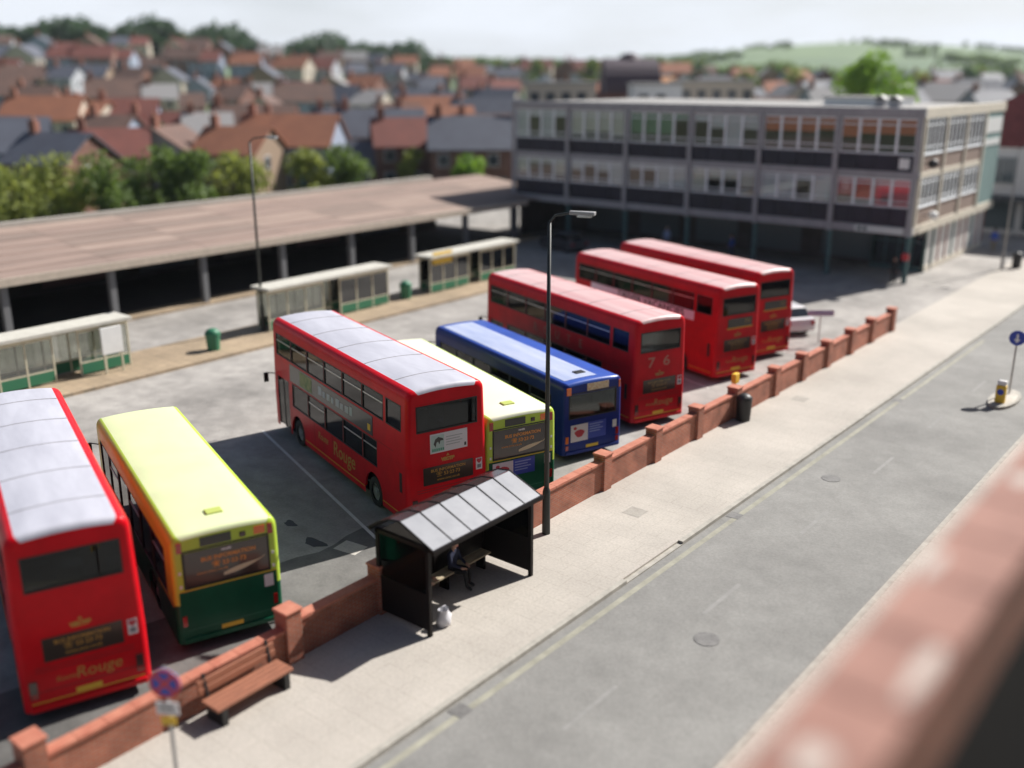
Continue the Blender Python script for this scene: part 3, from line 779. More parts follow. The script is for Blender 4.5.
    if kind == 'ghost':
        for s_, xx in (('7', -.42), ('6', .32)): text(s_, .55, GHOST, t, (xx, -.005, 2.55), REAR, 0, .01, sx=1.3)
        for k in range(5): text('ROUTE'[k], .5, mat('ghost side lettering', (.34, .12, .07), .5), t, (-W / 2 + .016, 6.9 - k * .85, 2.62), LEFT)
    if kind == 'far' or kind == 'far2':
        dp = plate(t, 'route_blind', -.62, .80, 2.42, 2.82, PANELK, .02)
        text('7', .30, OLIVE, dp, (.42, -.026, 2.63), REAR); text('0', .30, OLIVE, dp, (.60, -.026, 2.63), REAR)
        MB().box(-.66, .84, -.022, -.004, 2.37, 2.415).build('blind_trim', YELL, dp)
    if kind == 'far':
        bn = splate(t, 'banner', W, 1.5, 9.3, 2.56, 2.97, mat('banner white', (.86, .86, .88), .5), proud=.02)
        text('DRIVER VACANCIES', .44, PANELK, bn, (-W / 2 + .010, 4.6, 2.765), LEFT, 0, .010, sx=1.25)
    seam = mat('roof seam', (.30, .28, .29), .6)
    for k in range(5):
        ys = 1.3 + k * (L - 2.6) / 4
        MB().path([(xx, ys, H - .07 * (xx / 1.0) ** 2 + .002) for xx in (-.96, -.64, -.32, 0, .32, .64, .96)], .011, 5).build('roof_seam', seam, t)
    for sd in (-1, 1):
        for k in range(1, 6):
            ys = FW - .8 - k * (FW - RW - 1.6) / 6
            splate(t, 'panel_seam', W, ys - .006, ys + .006, .48, 1.36, SHUTR, sd, .002)
        splate(t, 'panel_seam', W, .9, L - 1.7, 2.262, 2.272, SHUTR, sd, .002)
    mr = MB().path([(-W / 2, L - .15, 2.2), (-W / 2 - .22, L + .1, 2.2)], .02, 6); mr.box(-W / 2 - .32, -W / 2 - .16, L + .08, L + .13, 1.85, 2.2)
    mr.build('mirror', BLACK, t)
    return t

def single_decker(label, x, y, ang, L, H, kind):
    W, zb = 2.52, .27
    t = thing('single_decker_bus', label, 'bus', (x, y, 0), ang - HALF, 'parked single deckers')
    RW, FW = 2.5, L - 2.1
    wz = (1.28, H - .62); n = 6; s = (L - .5 - .75) / n
    sy = [(.75 + k * s + .05, .75 + (k + 1) * s - .05) for k in range(n)]
    arch, az = .62, 1.13
    so = [(2, a, c, *wz) for a, c in sy] + [(2, RW - arch, RW + arch, 0, az), (2, FW - arch, FW + arch, 0, az)]
    rz = (1.68, H - .48) if kind != 'blue' else (1.60, H - .46)
    zbr = sorted({zb, .5, az, 1.2, wz[0], 1.6, round(rz[0], 3), wz[1], round(rz[1], 3), H - .32})
    co = [(0, -.98, .98, *rz), (1, -1.1, 1.1, *wz)]
    stt = [v for a, c in sy for v in (a, c)] + [RW - arch, RW + arch, FW - arch, FW + arch, .3, L - .2]
    split = 1.3
    def slot(side, ym, zm, is_roof, is_arc):
        if is_roof: return 1
        return 3 if (zm < (1.6 if side >= 2 else split) and kind != 'blue') else 0
    up = BLUE if kind == 'blue' else LIME; rf = {'blue': BLUER, 'lime': LIMER, 'cream': CREAMR}[kind]
    bd = shell(L, W, H, zb, zbr, stt, so, co, slot, rv=.11, rt=.17, cam_=.05, taper=.012).build('body', [up, rf, BLACK, GREEN], t)
    for p in bd.data.polygons: p.use_smooth = True
    e = bd.modifiers.new('edges', 'EDGE_SPLIT'); e.split_angle = R(35)
    low = BLUE if kind == 'blue' else GREEN
    for sd in (-1, 1):
        for yw in (RW, FW):
            wheel(t, sd * (W / 2 - .05), yw, sd); arch_piece(W, yw, arch, zb, az, sd).build('wheel_arch', low, t, fix=False)
            MB().box(sd * (W / 2 - .45), sd * (W / 2 - .5), yw - arch, yw + arch, zb, az + .1).build('wheel_housing', BLACK, t)
        for k, (a, c) in enumerate(sy): pane_side(t, sd, W, a, c, *wz, vent=k % 2 == 0, taper=.012)
    pane_end(t, L, -1, -1.1, 1.1, *wz)
    MB().box(-W / 2 + .1, W / 2 - .1, .2, L - .2, .6, .68).build('floor', DARKIN, t)
    for k in range(8):
        for xs in (-.7, .7): link('seat', SEATM, t, (xs, .75 + k * (L - 2) / 8, .68))
    pane_end(t, 0, 1, -.98, .98, *rz)
    RV = mat('roof hatch', (.45, .52, .12), .5) if kind != 'blue' else BLACK
    MB().box(-.2, .2, .75, 1.05, H - .03, H + .04).build('roof_hatch', RV, t, bevel=.02)
    if kind != 'blue':
        bl = plate(t, 'window_advert', -.97, .97, rz[0] + .02, rz[1] - .02, mat('brown advert film', (.030, .020, .018), .25, coat=.5), -.004)
        bl.location.y = -.012
        text('BUS INFORMATION', .145, ORANGE_T, bl, (.05, -.002, rz[1] - .26), REAR, 0, .004); text('\u260e 53\u00b723\u00b773', .16, ORANGE_T, bl, (.05, -.002, rz[1] - .44), REAR, 0, .004)
        text('www.svoc.co.uk', .11, ORANGE_T, bl, (-.35, -.002, rz[1] - .58), REAR)
        b = MB(); P = [(-.1 + 1.0 * q, rz[0] + .12 + .26 * q * q) for q in [k / 8 for k in range(9)]]
        b.add([(a, -.003, z) for a, z in P] + [(a, -.003, z + .02 + .11 * math.sin(math.pi * min(1, .15 + i / 8))) for i, (a, z) in enumerate(P)], [(i, i + 1, 10 + i, 9 + i) for i in range(8)])
        b.build('advert_swoosh', mat('swoosh cream', (.62, .52, .34), .5), bl)
        text('vectis', .10, STICK, bl, (0, -.002, rz[1] - .10), REAR, .2, .004)
        plate(t, 'route_blind', -.58, .14, H - .41, H - .18, PANELK)
        plate(t, 'vent', .34, .48, H - .38, H - .26, BLACK); plate(t, 'badge', .68, .94, H - .40, H - .20, ORANGE)
        MB().tube((.41, -.03, H - .32), (.41, 0, H - .32), .06, .06, 12).build('reverse_lamp', DKLENS, t)
        for xs in (-1, 1):
            plate(t, 'brake_light', xs * 1.06 - .06, xs * 1.06 + .06, H - .46, H - .20, REDL, .02)
            plate(t, 'tail_light', xs * 1.08 - .05, xs * 1.08 + .05, .72, .98, REDL, .02); plate(t, 'reflector', xs * 1.09 - .03, xs * 1.09 + .03, 1.70, 1.78, STICK, .014)
            plate(t, 'reflector', xs * 1.09 - .03, xs * 1.09 + .03, 2.05, 2.12, STICK, .014)
        plate(t, 'trim_line', -1.14, 1.14, 1.60, 1.625, YELL, .005)
        for sd in (-1, 1): splate(t, 'trim_line', W, .15, RW - .7 + .0, 1.20, 1.225, YELL, sd, .005, .012)
        plate(t, 'sticker', .84, 1.06, 1.22, 1.54, STICK)
        plate(t, 'shut_line', -1.02, 1.02, .58, .595, mat('green shut line', (.02, .14, .08), .5), .004)
        if kind == 'cream': rear_ad(t, 1.14, 1.54, -1.02)
    else:
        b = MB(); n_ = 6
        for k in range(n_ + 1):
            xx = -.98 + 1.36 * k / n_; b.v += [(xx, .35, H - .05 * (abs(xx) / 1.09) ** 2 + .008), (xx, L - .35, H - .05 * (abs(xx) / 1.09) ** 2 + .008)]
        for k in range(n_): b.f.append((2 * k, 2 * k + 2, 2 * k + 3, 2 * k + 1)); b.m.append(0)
        b.build('roof_glare_panel', mat('painted roof glare', (.50, .54, .68), .45, col2=(.34, .40, .60), vscale=1.1, stretch=(2, .3, 1), world=False), t)  # sun glare on the blue roof painted as a pale panel
        plate(t, 'destination_plate', -.26, .66, H - .40, H - .15, mat('cream plate', (.66, .60, .45), .5, col2=(.5, .3, .15), vscale=9, world=False))
        for xs in (-1, 1):
            plate(t, 'indicator', xs * 1.0 - .12 if xs < 0 else 1.10, xs * 1.0 + .06 if xs < 0 else 1.16, H - .46, H - .20, ORANGE, .03)
            plate(t, 'tail_light', xs * 1.08 - .06, xs * 1.08 + .06, .70, .95, ORANGE if xs < 0 else REDL, .02); plate(t, 'lamp', xs * 1.08 - .06, xs * 1.08 + .06, .45, .62, REDL, .02)
        MB().box(-.9, .8, .3, .42, 1.3, 1.78).build('parcel_shelf', mat('parcel shelf', (.38, .37, .30), .7), t)
        plate(t, 'sticker', .88, 1.05, .98, 1.26, STICK)
        rear_ad(t, .84, 1.34, -.92, 1)
    plate(t, 'number_plate', -.26, .26, .42, .53, YELL)
    MB().box(-1.14, 1.14, -.05, .1, .27, .40).build('bumper', low, t, bevel=.02)
    MB().path([(-W / 2, L - .15, 2.2), (-W / 2 - .22, L + .1, 2.2)], .02, 6).box(-W / 2 - .32, -W / 2 - .16, L + .08, L + .13, 1.85, 2.2).build('mirror', BLACK, t)
    return t

def rear_ad(t, z0, z1, x0, k=0):
    a = plate(t, 'rear_advert', x0, x0 + .72, z0 - .12, z1, mat('pale pink advert', (.70, .62, .66), .5), .02)
    MB().prism([(x0 + .36 + .2 * math.cos(q) * (1 + .2 * math.sin(3 * q)), (z0 + z1) / 2 - .08 + .14 * math.sin(q)) for q in [i * math.pi / 7 for i in range(14)]], -.026, -.019, 'y').build('advert_motif', mat('advert red', (.50, .04, .06), .5), a)
    MB().prism([(x0 + .17 + .07 * math.cos(q), z1 - .12 + .06 * math.sin(q)) for q in [i * math.pi / 5 for i in range(10)]], -.026, -.019, 'y').build('advert_dot', mat('advert red', (.5, .04, .06), .5), a)
    bb = plate(t, 'advert_text_panel', x0 + .725, x0 + 1.50, z0 - .10, z1 + .02, mat('advert blue', (.04, .07, .40), .4), .02)
    for i in range(4): MB().box(x0 + .78, x0 + 1.36 - .12 * (i % 2), -.024, -.019, z1 - .09 - i * .09, z1 - .055 - i * .09).build('advert_line', mat('pale blue line', (.28, .34, .62), .5), bb)

double_decker('red double decker with white roof, leftmost bus at the frame edge', -18.58, 8.61, R(159.7), 10.5, RED, ROOFW, 'first')
single_decker('lime single decker with dark green skirt, between the two white roofed red buses', -18.42, 12.14, R(160.0), 9.7, 3.05, 'lime')
double_decker('white roofed red double decker with white rear advert, behind the bus shelter', -18.85, 20.25, R(161.9), 11.0, RED, ROOFW, 'ad').scale = (1.07, 1, 1.03)
single_decker('cream roofed green single decker with pink and blue rear advert, beside the lamp post', -18.05, 22.75, R(158.5), 9.9, 3.1, 'cream')
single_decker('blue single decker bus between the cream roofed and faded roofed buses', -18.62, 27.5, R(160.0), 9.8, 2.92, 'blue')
double_decker('red double decker with faded 7 6 marks on its tail, right of the blue bus', -18.6, 31.95, R(160.0), 11.2, RED2, ROOFP, 'ghost')
double_decker('red double decker with white vacancies banner along its side', -19.05, 39.33, R(160.4), 10.8, RED2, ROOFP, 'far')
double_decker('rightmost red double decker, nearest the office block', -19.35, 43.6, R(160.4), 10.5, RED2, ROOFP, 'far2')
#PROPS
# ------------------------------------------------------------------ people
SKIN = mat('skin', (.50, .29, .21), .6); HAIRD = mat('dark hair', (.035, .022, .016), .8); HAIRG = mat('grey hair', (.35, .33, .31), .8); SHOE = mat('shoes', (.02, .02, .02), .6)
def person(label, loc, rz, top, legs, hair=HAIRD, pose='stand', long_sleeve=True):
    """continuous skinned body; vertex 0 is the pelvis"""
    V = []; E_ = []; RAD = []; BONE = []
    def v(p, r): V.append(Vector(p)); RAD.append(r); return len(V) - 1
    def e(a, b, k): E_.append((a, b)); BONE.append(k)
    sit = pose == 'sit'
    ph = .48 if sit else .95
    pel = v((0, 0, ph), .15)
    wa = v((0, -.01 if not sit else -.02, ph + .18), .135); ch = v((0, .0, ph + .38), .155); nk = v((0, .02, ph + .55), .062); hb = v((0, .035, ph + .62), .065)
    h1 = v((0, .045, ph + .70), .098); h2 = v((0, .035, ph + .78), .085)
    for a, b, k in ((pel, wa, 'top'), (wa, ch, 'top'), (ch, nk, 'top'), (nk, hb, 'skin'), (hb, h1, 'skin'), (h1, h2, 'skin')): e(a, b, k)
    for s in (-1, 1):
        hp = v((s * .09, 0, ph - .03), .105); e(pel, hp, 'legs')
        st = {'walk': .22 * s, 'stand': .03 * s, 'hold': .03 * s, 'sit': 0}[pose]
        if sit: kn = v((s * .12, .45, ph + .02), .075); an = v((s * .12, .45 + .04 * s, .10), .048); to = v((s * .13, .62 + .04 * s, .045), .04)
        else: kn = v((s * .10, .04 + st * .5, .50), .072); an = v((s * .10, st * 1.0 - .02, .09), .045); to = v((s * .12, st + .15, .045), .038)
        e(hp, kn, 'legs'); e(kn, an, 'legs'); e(an, to, 'shoe')
        sh = v((s * .18, 0, ph + .46), .075); e(ch, sh, 'top')
        if sit: el = v((s * .23, .08, ph + .20), .05); wr = v((s * .14, .32, ph + .13), .032)
        elif pose == 'hold': el = v((s * .24, .02, ph + .19), .05); wr = v((s * .16, .24, ph + .20), .032)
        else: el = v((s * .24, -.03 - st * .3, ph + .18), .05); wr = v((s * .25, .06 - st * .5, ph - .05), .032)
        e(sh, el, 'top'); e(el, wr, 'top' if long_sleeve else 'skin')
        d = (V[wr] - V[el]).normalized(); pm = v(V[wr] + d * .06, .034); e(wr, pm, 'skin')
        side = Vector((-s, .35, 0)).normalized(); fw = side.cross(d).normalized()
        for q in range(4):
            f0 = v(V[pm] + d * .05 + fw * (.026 * (q - 1.5)), .010); f1 = v(V[f0] + d * (.045 + .01 * (q in (1, 2))) + side * .018, .008); e(pm, f0, 'skin'); e(f0, f1, 'skin')
        t0 = v(V[wr] + d * .05 + fw * .045, .011); t1 = v(V[t0] + d * .04 + fw * .012, .009); e(wr, t0, 'skin'); e(t0, t1, 'skin')
    me = bpy.data.meshes.new('person'); me.from_pydata([tuple(p) for p in V], E_, [])
    o = bpy.data.objects.new('person', me); COL.objects.link(o)
    sk = o.modifiers.new('skin', 'SKIN'); o.modifiers.new('sub', 'SUBSURF').levels = 1
    lay = me.skin_vertices[0].data
    for i, r in enumerate(RAD): lay[i].radius = (r, r * (.72 if i in (1, 2) else 1)); lay[i].use_root = (i == 0)
    dg = bpy.context.evaluated_depsgraph_get(); m2 = bpy.data.meshes.new_from_object(o.evaluated_get(dg))
    bpy.data.objects.remove(o)
    m2.materials.clear()
    for q in (SKIN, top, legs, SHOE): m2.materials.append(q)
    idx = {'skin': 0, 'top': 1, 'legs': 2, 'shoe': 3}
    for p in m2.polygons:
        c = p.center; best = (9, 0)
        for (a, b), k in zip(E_, BONE):
            A, B = V[a], V[b]; ab = B - A; t = max(0, min(1, (c - A).dot(ab) / max(ab.length_squared, 1e-9))); dd = (c - A - ab * t).length - (RAD[a] * (1 - t) + RAD[b] * t)
            if dd < best[0]: best = (dd, idx[k])
        p.material_index = best[1]; p.use_smooth = True
    po = link('person', m2, None, loc, (0, 0, rz)); tag(po, label, 'person')
    hz = ph + .745
    hm = MB(); hm.ball((0, .022, hz), .118, 12, 9, sx=.92, sy=1.0, sz=1.0)
    hm.f = [q for q in hm.f if sum(hm.v[i][2] for i in q) / len(q) > hz + .02 or sum(hm.v[i][1] for i in q) / len(q) < .0]; hm.m = [0] * len(hm.f)
    hm.build('hair', hair, po, smooth=True)
    fc = MB(); fc.ball((0, .148, ph + .70), .016, 6, 5, sz=1.4); fc.build('nose', SKIN, po, smooth=True)
    ey = MB(); ey.ball((-.035, .135, ph + .725), .011, 6, 5); ey.ball((.035, .135, ph + .725), .011, 6, 5); ey.build('eyes', HAIRD, po)
    MB().box(-.025, .025, .13, .142, ph + .655, ph + .665).build('mouth', mat('lips', (.35, .10, .09), .5), po)
    er = MB(); er.ball((-.098, .04, ph + .71), .026, 6, 5, sx=.4); er.ball((.098, .04, ph + .71), .026, 6, 5, sx=.4); er.build('ears', SKIN, po, smooth=True)
    return po
NAVYC = mat('navy cloth', (.02, .025, .06), .9); BLKC = mat('black cloth', (.015, .015, .017), .9); GRYC = mat('grey cloth', (.16, .16, .17), .9); MARC = mat('maroon cloth', (.12, .02, .03), .9)
BLUC = mat('bright blue cloth', (.03, .09, .45), .8); LBLC = mat('pale blue cloth', (.30, .40, .62), .8); KHAK = mat('khaki cloth', (.28, .22, .14), .9); JEAN = mat('denim', (.05, .07, .13), .9); WHTC = mat('white cloth', (.6, .6, .6), .9)

# ------------------------------------------------------------------ bus shelter on the pavement
FRM = mat('dark brown shelter frame', (.010, .007, .007), .5, spec=.2)
RPAN = mat('milky roof panel', (.33, .335, .36), .4, col2=(.25, .255, .28), vscale=1.3)
SHP = glass_mat('dark shelter glazing', (.82, .85, .82), .0)
sh = thing('bus_shelter', 'dark framed bus shelter with milky white panelled roof on the pavement', 'shelter', (-15.75, 15.25, 0))
SL = 3.95; xb, xf = -.85, .85
for x in (xb, xf):
    for y in (0, SL): MB().box(x - .05, x + .05, y - .05, y + .05, 0, 2.38).build('post', FRM, sh)
MB().box(xb - .04, xb + .04, SL / 2 - .04, SL / 2 + .04, 0, 2.38).build('post', FRM, sh)
NP = 6; s = (SL + .2) / NP
prof = [(-.98, 2.42), (-.75, 2.60), (-.35, 2.78), (.02, 2.84)]
ZR = lambda x: 2.84 - (x - .02) * .40
for k in range(NP):
    y0, y1 = -.1 + k * s + .025, -.1 + (k + 1) * s - .025
    b = MB(); xs = [.04, 1.12]
    b.add([(xs[0], y0, ZR(xs[0])), (xs[1], y0, ZR(xs[1])), (xs[1], y1, ZR(xs[1])), (xs[0], y1, ZR(xs[0])), (xs[0], y0, ZR(xs[0]) - .02), (xs[1], y0, ZR(xs[1]) - .02), (xs[1], y1, ZR(xs[1]) - .02), (xs[0], y1, ZR(xs[0]) - .02)],
          [(0, 1, 2, 3), (7, 6, 5, 4), (0, 4, 5, 1), (1, 5, 6, 2), (2, 6, 7, 3), (3, 7, 4, 0)]); b.build('roof_panel', RPAN, sh)
    b = MB()
    for (xa, za), (xc, zc) in zip(prof[:-1], prof[1:]): b.add([(xa, y0, za), (xc, y0, zc), (xc, y1, zc), (xa, y1, za)], [(0, 1, 2, 3)])
    b.build('back_roof_panel', mat('smoked roof panel', (.05, .035, .035), .2, coat=.5), sh)
for k in range(NP + 1):
    y = -.1 + k * s
    b = MB().path([(1.14, y, ZR(1.14) - .01)] + [(x, y, z) for x, z in reversed(prof)], .024, 6); b.build('roof_rib', FRM, sh)
b = MB().box(1.10, 1.17, -.14, SL + .14, 2.30, 2.41); b.build('gutter', FRM, sh); MB().box(-1.02, -.95, -.14, SL + .14, 2.36, 2.44).build('gutter', FRM, sh)
MB().box(xb - .05, xf + .3, -.05, .05, 2.28, 2.38).build('end_rail', FRM, sh); MB().box(xb - .05, xf + .3, SL - .05, SL + .05, 2.28, 2.38).build('end_rail', FRM, sh)
for y, nm in ((0, 'near'), (SL, 'far')):
    MB().box(xb + .05, xf - .05, y - .02, y + .02, .14, 1.05).build('end_panel', FRM, sh)
    MB().box(xb + .05, xf - .05, y - .006, y + .006, 1.12, 2.27).build('end_glass', SHP, sh)
    MB().box(xb + .05, xf - .05, y - .03, y + .03, 1.053, 1.118).build('end_bar', FRM, sh)
for a, c in ((.05, SL / 2 - .04), (SL / 2 + .04, SL - .05)):
    MB().box(xb - .02, xb + .02, a, c, .2, .95).build('back_panel', FRM, sh); MB().box(xb - .006, xb + .006, a, c, 1.02, 2.3).build('back_glass', SHP, sh); MB().box(xb - .03, xb + .03, a, c, .953, 1.018).build('back_bar', FRM, sh)
for k in range(3): MB().box(xb + .18 + k * .13, xb + .29 + k * .13, .4, SL - .3, .43, .47).build('seat_slat', mat('pale seat slat', (.40, .33, .22), .7), sh)
for y in (.6, SL / 2, SL - .5): MB().box(xb + .2, xb + .5, y - .03, y + .03, 0, .43).build('seat_leg', FRM, sh)
person('person in navy clothes seated inside the bus shelter', (-16.22, 17.55, 0), R(-80), NAVYC, BLKC, HAIRD, 'sit')
person('person in grey top behind the near end panel of the bus shelter', (-16.25, 15.75, 0), R(150), GRYC, BLKC, HAIRG, 'stand')
person('person in maroon coat at the near end of the bus shelter', (-15.55, 15.65, 0), R(-70), MARC, BLKC, HAIRD, 'hold')
bag = thing('carrier_bag', 'white carrier bag on the pavement by the shelter corner post', 'bag', (-15.0, 15.85, .004))
b = MB(); n = 12
for z, r in ((0, .17), (.1, .21), (.25, .20), (.38, .13), (.44, .15)):
    for i in range(n): a = 2 * math.pi * i / n; q = r * (1 + .13 * math.sin(3 * a + z * 20)); b.v.append((q * math.cos(a) * .8, q * math.sin(a), z))
for j in range(4):
    for i in range(n): b.f.append((j * n + i, j * n + (i + 1) % n, (j + 1) * n + (i + 1) % n, (j + 1) * n + i)); b.m.append(0)
b.f.append(tuple(range(n - 1, -1, -1))); b.m.append(0)
b.build('sack', mat('white plastic', (.62, .62, .66), .4), bag, smooth=True); MB().path([(0, -.08, .4), (0, -.06, .52), (0, .06, .52), (0, .08, .4)], .012, 6).build('handle', mat('white plastic', (.62, .62, .66), .4), bag)

# ------------------------------------------------------------------ lamp posts
LPM = mat('lamp post black', (.018, .022, .020), .5)
def lamp_post(label, x, y, h, arm, m=LPM, head=True, base=True):
    t = thing('lamp_post', label, 'lamp post', (x, y, 0))
    if base:
        MB().tube((0, 0, 0), (0, 0, 1.35), .125, .115, 14).build('base', m, t, smooth=False); MB().tube((0, 0, 1.35), (0, 0, 1.5), .115, .07, 14).build('collar', m, t)
    MB().tube((0, 0, 0 if not base else 1.5), (0, 0, h), .075, .05, 12).build('pole', m, t, smooth=True)
    ax, ay = arm; q = math.hypot(ax, ay)
    MB().path([(0, 0, h), (ax * .25, ay * .25, h + .2), (ax, ay, h + .3)], .035, 8).build('arm', m, t)
    if head:
        d = Vector((ax, ay, 0)).normalized(); p = Vector((ax, ay, h + .28)); u = Vector((-d.y, d.x, 0)); vs = []
        for l, wd, zz in ((-.1, .07, .06), (-.1, .07, -.04), (.6, .12, .05), (.6, .12, -.05)):
            for sg in (-1, 1): vs.append(p + d * l + u * wd * sg + Vector((0, 0, zz)))
        hd = MB().add(vs, [(0, 1, 5, 4), (2, 6, 7, 3), (0, 2, 3, 1), (4, 5, 7, 6), (0, 4, 6, 2), (1, 3, 7, 5)]).build('lantern', mat('lantern grey', (.3, .3, .3), .5), t, bevel=.02)
        MB().add([tuple(p + d * l + u * w_ + Vector((0, 0, zz))) for zz in (-.06, -.1) for l, w_ in ((.12, -.08), (.5, -.1), (.5, .1), (.12, .08))], [(0, 1, 2, 3), (7, 6, 5, 4), (0, 4, 5, 1), (1, 5, 6, 2), (2, 6, 7, 3), (3, 7, 4, 0)]).build('lens', mat('lantern lens', (.6, .6, .55), .2), hd)
    return t
lamp_post('tall slim black lamp post on the pavement beyond the bus shelter', -16.15, 21.55, 9.2, (.6, .25))
lamp_post('blurred tall dark lamp post on the platform in front of the long canopy', -42.3, 31.4, 9.8, (1.2, .2))
lamp_post('grey lamp post on the pavement at the far end of the street', -16.7, 75.0, 8.2, (1.1, .3), mat('galvanised grey', (.25, .25, .25), .5))

# ------------------------------------------------------------------ bench
WOOD = mat('varnished bench wood', (.30, .12, .07), .55, var=.25, vscale=6, stretch=(8, .6, 8))
bn = thing('bench', 'brown wooden slatted bench against the low brick wall', 'bench', (-16.28, 10.85, 0), R(1))
for k in range(4): MB().box(-.10 + k * .145, .03 + k * .145, -1.0, 1.0, .40, .47).build('seat_slat', WOOD, bn, bevel=.008)
for k in range(2): MB().box(-.20 - k * .03, -.14 - k * .03, -1.0, 1.0, .55 + k * .17, .70 + k * .17).build('back_slat', WOOD, bn, bevel=.008)
for y in (-.82, .82):
    b = MB(); b.box(-.1, .46, y - .07, y + .07, .0, .395); 
    b.add([(-.16, y - .03, .43), (-.08, y - .03, .43), (-.20, y - .03, .98), (-.25, y - .03, .98), (-.16, y + .03, .43), (-.08, y + .03, .43), (-.20, y + .03, .98), (-.25, y + .03, .98)], [(0, 1, 2, 3), (7, 6, 5, 4), (0, 4, 5, 1), (1, 5, 6, 2), (2, 6, 7, 3), (3, 7, 4, 0)])
    b.build('leg', BLACK, bn)

# ------------------------------------------------------------------ signs
SRED = mat('sign red', (.55, .02, .03), .4); SBLU = mat('sign blue', (.02, .05, .40), .4); GALV = mat('galvanised steel', (.38, .38, .38), .45, metal=.5)
def disc(r, y0, y1, cz, n=32): return MB().prism([(r * math.cos(2 * math.pi * k / n), cz + r * math.sin(2 * math.pi * k / n)) for k in range(n)], y0, y1, 'y')
def ring(r0, r1, y0, y1, cz, n=32):
    b = MB()
    for k in range(n):
        a, c = 2 * math.pi * k / n, 2 * math.pi * (k + 1) / n
        q = [(r0 * math.cos(a), cz + r0 * math.sin(a)), (r1 * math.cos(a), cz + r1 * math.sin(a)), (r1 * math.cos(c), cz + r1 * math.sin(c)), (r0 * math.cos(c), cz + r0 * math.sin(c))]
        b.add([(x, y0, z) for x, z in q] + [(x, y1, z) for x, z in q], [(0, 1, 2, 3), (4, 7, 6, 5), (0, 3, 7, 4), (1, 5, 6, 2)])
    return b
ns = thing('no_stopping_sign', 'round blue no stopping sign with red cross on a grey post', 'sign', (-14.5, 8.05, 0), R(32))
MB().tube((0, .05, 0), (0, .05, 2.93), .038, .038, 10).build('post', GALV, ns)
disc(.30, -.01, .005, 2.62).build('sign_face', SBLU, ns); ring(.235, .30, -.016, -.008, 2.62).build('red_ring', SRED, ns)
for a in (45, -45):
    c, s_ = math.cos(R(a)), math.sin(R(a)); b = MB(); P = [(-.24, -.035), (.24, -.035), (.24, .035), (-.24, .035)]
    b.prism([(p * c - q * s_, 2.62 + p * s_ + q * c) for p, q in P], -.014 - (.0015 if a > 0 else 0), -.0095, 'y'); b.build('red_cross_bar', SRED, ns)
pp = MB().box(-.21, .21, -.012, .003, 1.98, 2.24).build('time_plate', STICK, ns)
for k in range(3): MB().box(-.15, .12, -.015, -.011, 2.17 - k * .06, 2.19 - k * .06).build('plate_line', PANELK, pp)
MB().box(-.14, .14, -.012, .003, 1.76, 1.93).build('yellow_plate', YELL, ns)
nb = thing('name_sign', 'white and blue direction plate on a thin post behind the wall near the white car', 'sign', (-18.6, 47.6, 0), R(40))
MB().tube((0, .03, 0), (0, .03, 1.75), .03, .03, 8).build('post', GALV, nb); q = MB().box(-.65, .65, -.012, .003, 1.45, 1.75).build('plate', mat('pale blue plate', (.50, .52, .66), .5), nb)
MB().box(-.6, .6, -.015, -.011, 1.62, 1.66).build('plate_line', SBLU, q)
isl = thing('traffic_island', 'small kerbed traffic island in the road at the right edge', 'traffic island', (-8.95, 44.0, -.1))
MB().prism([(.55 * math.cos(2 * math.pi * k / 20), 1.5 * math.sin(2 * math.pi * k / 20)) for k in range(20)], 0, .12, 'z').build('kerb_ring', KERB, isl); MB().prism([(.43 * math.cos(2 * math.pi * k / 20), 1.38 * math.sin(2 * math.pi * k / 20)) for k in range(20)], .12, .126, 'z').build('top', CONC, isl)
bo = thing('bollard', 'yellow and white bollard on the traffic island at the right edge', 'bollard', (-8.95, 43.2, .026))
MB().box(-.19, .19, -.12, .12, 0, .75).build('case', YELL, bo, bevel=.03); MB().box(-.17, .17, -.10, .10, .753, .95).build('cap', STICK, bo, bevel=.03); disc(.13, -.127, -.121, .48, 20).build('disc', SBLU, bo)
ks = thing('round_blue_sign', 'round blue sign on a grey post at the right edge of the street', 'sign', (-8.95, 44.7, .026), R(10))
MB().tube((0, .05, 0), (0, .05, 2.75), .038, .038, 10).build('post', GALV, ks); disc(.32, -.012, .003, 2.45).build('sign_face', SBLU, ks)
MB().prism([(-.04, 2.62), (.04, 2.62), (.04, 2.4), (.13, 2.4), (0, 2.24), (-.13, 2.4), (-.04, 2.4)], -.018, -.0125, 'y').build('arrow', WHITE, ks)
kb = thing('street_bin', 'black litter bin on the pavement against a brick wall pillar', 'bin', (-16.25, 34.55, .004))
MB().tube((0, 0, 0), (0, 0, .85), .27, .31, 16).build('drum', BLACK, kb); MB().ball((0, 0, .86), .32, 14, 8, sz=.75).build('dome', BLACK, kb, smooth=True); MB().tube((.15, -.22, .93), (.2, -.30, .93), .09, .09, 10).build('mouth', TYRE, kb)
yb = thing('yellow_notice', 'small yellow notice box on a post behind the wall by the black bin', 'notice box', (-17.2, 35.6, 0))
MB().tube((0, 0, 0), (0, 0, 1.1), .03, .03, 8).build('post', GALV, yb); MB().box(-.10, .10, -.18, .18, 1.1, 1.5).build('box', YELL, yb, bevel=.02)
fb = thing('pavement_bin', 'black litter bin beside the far street lamp', 'bin', (-16.1, 76.4, .004))
MB().tube((0, 0, 0), (0, 0, .9), .3, .33, 16).build('drum', BLACK, fb); MB().ball((0, 0, .9), .34, 14, 8, sz=.7).build('dome', BLACK, fb, smooth=True)

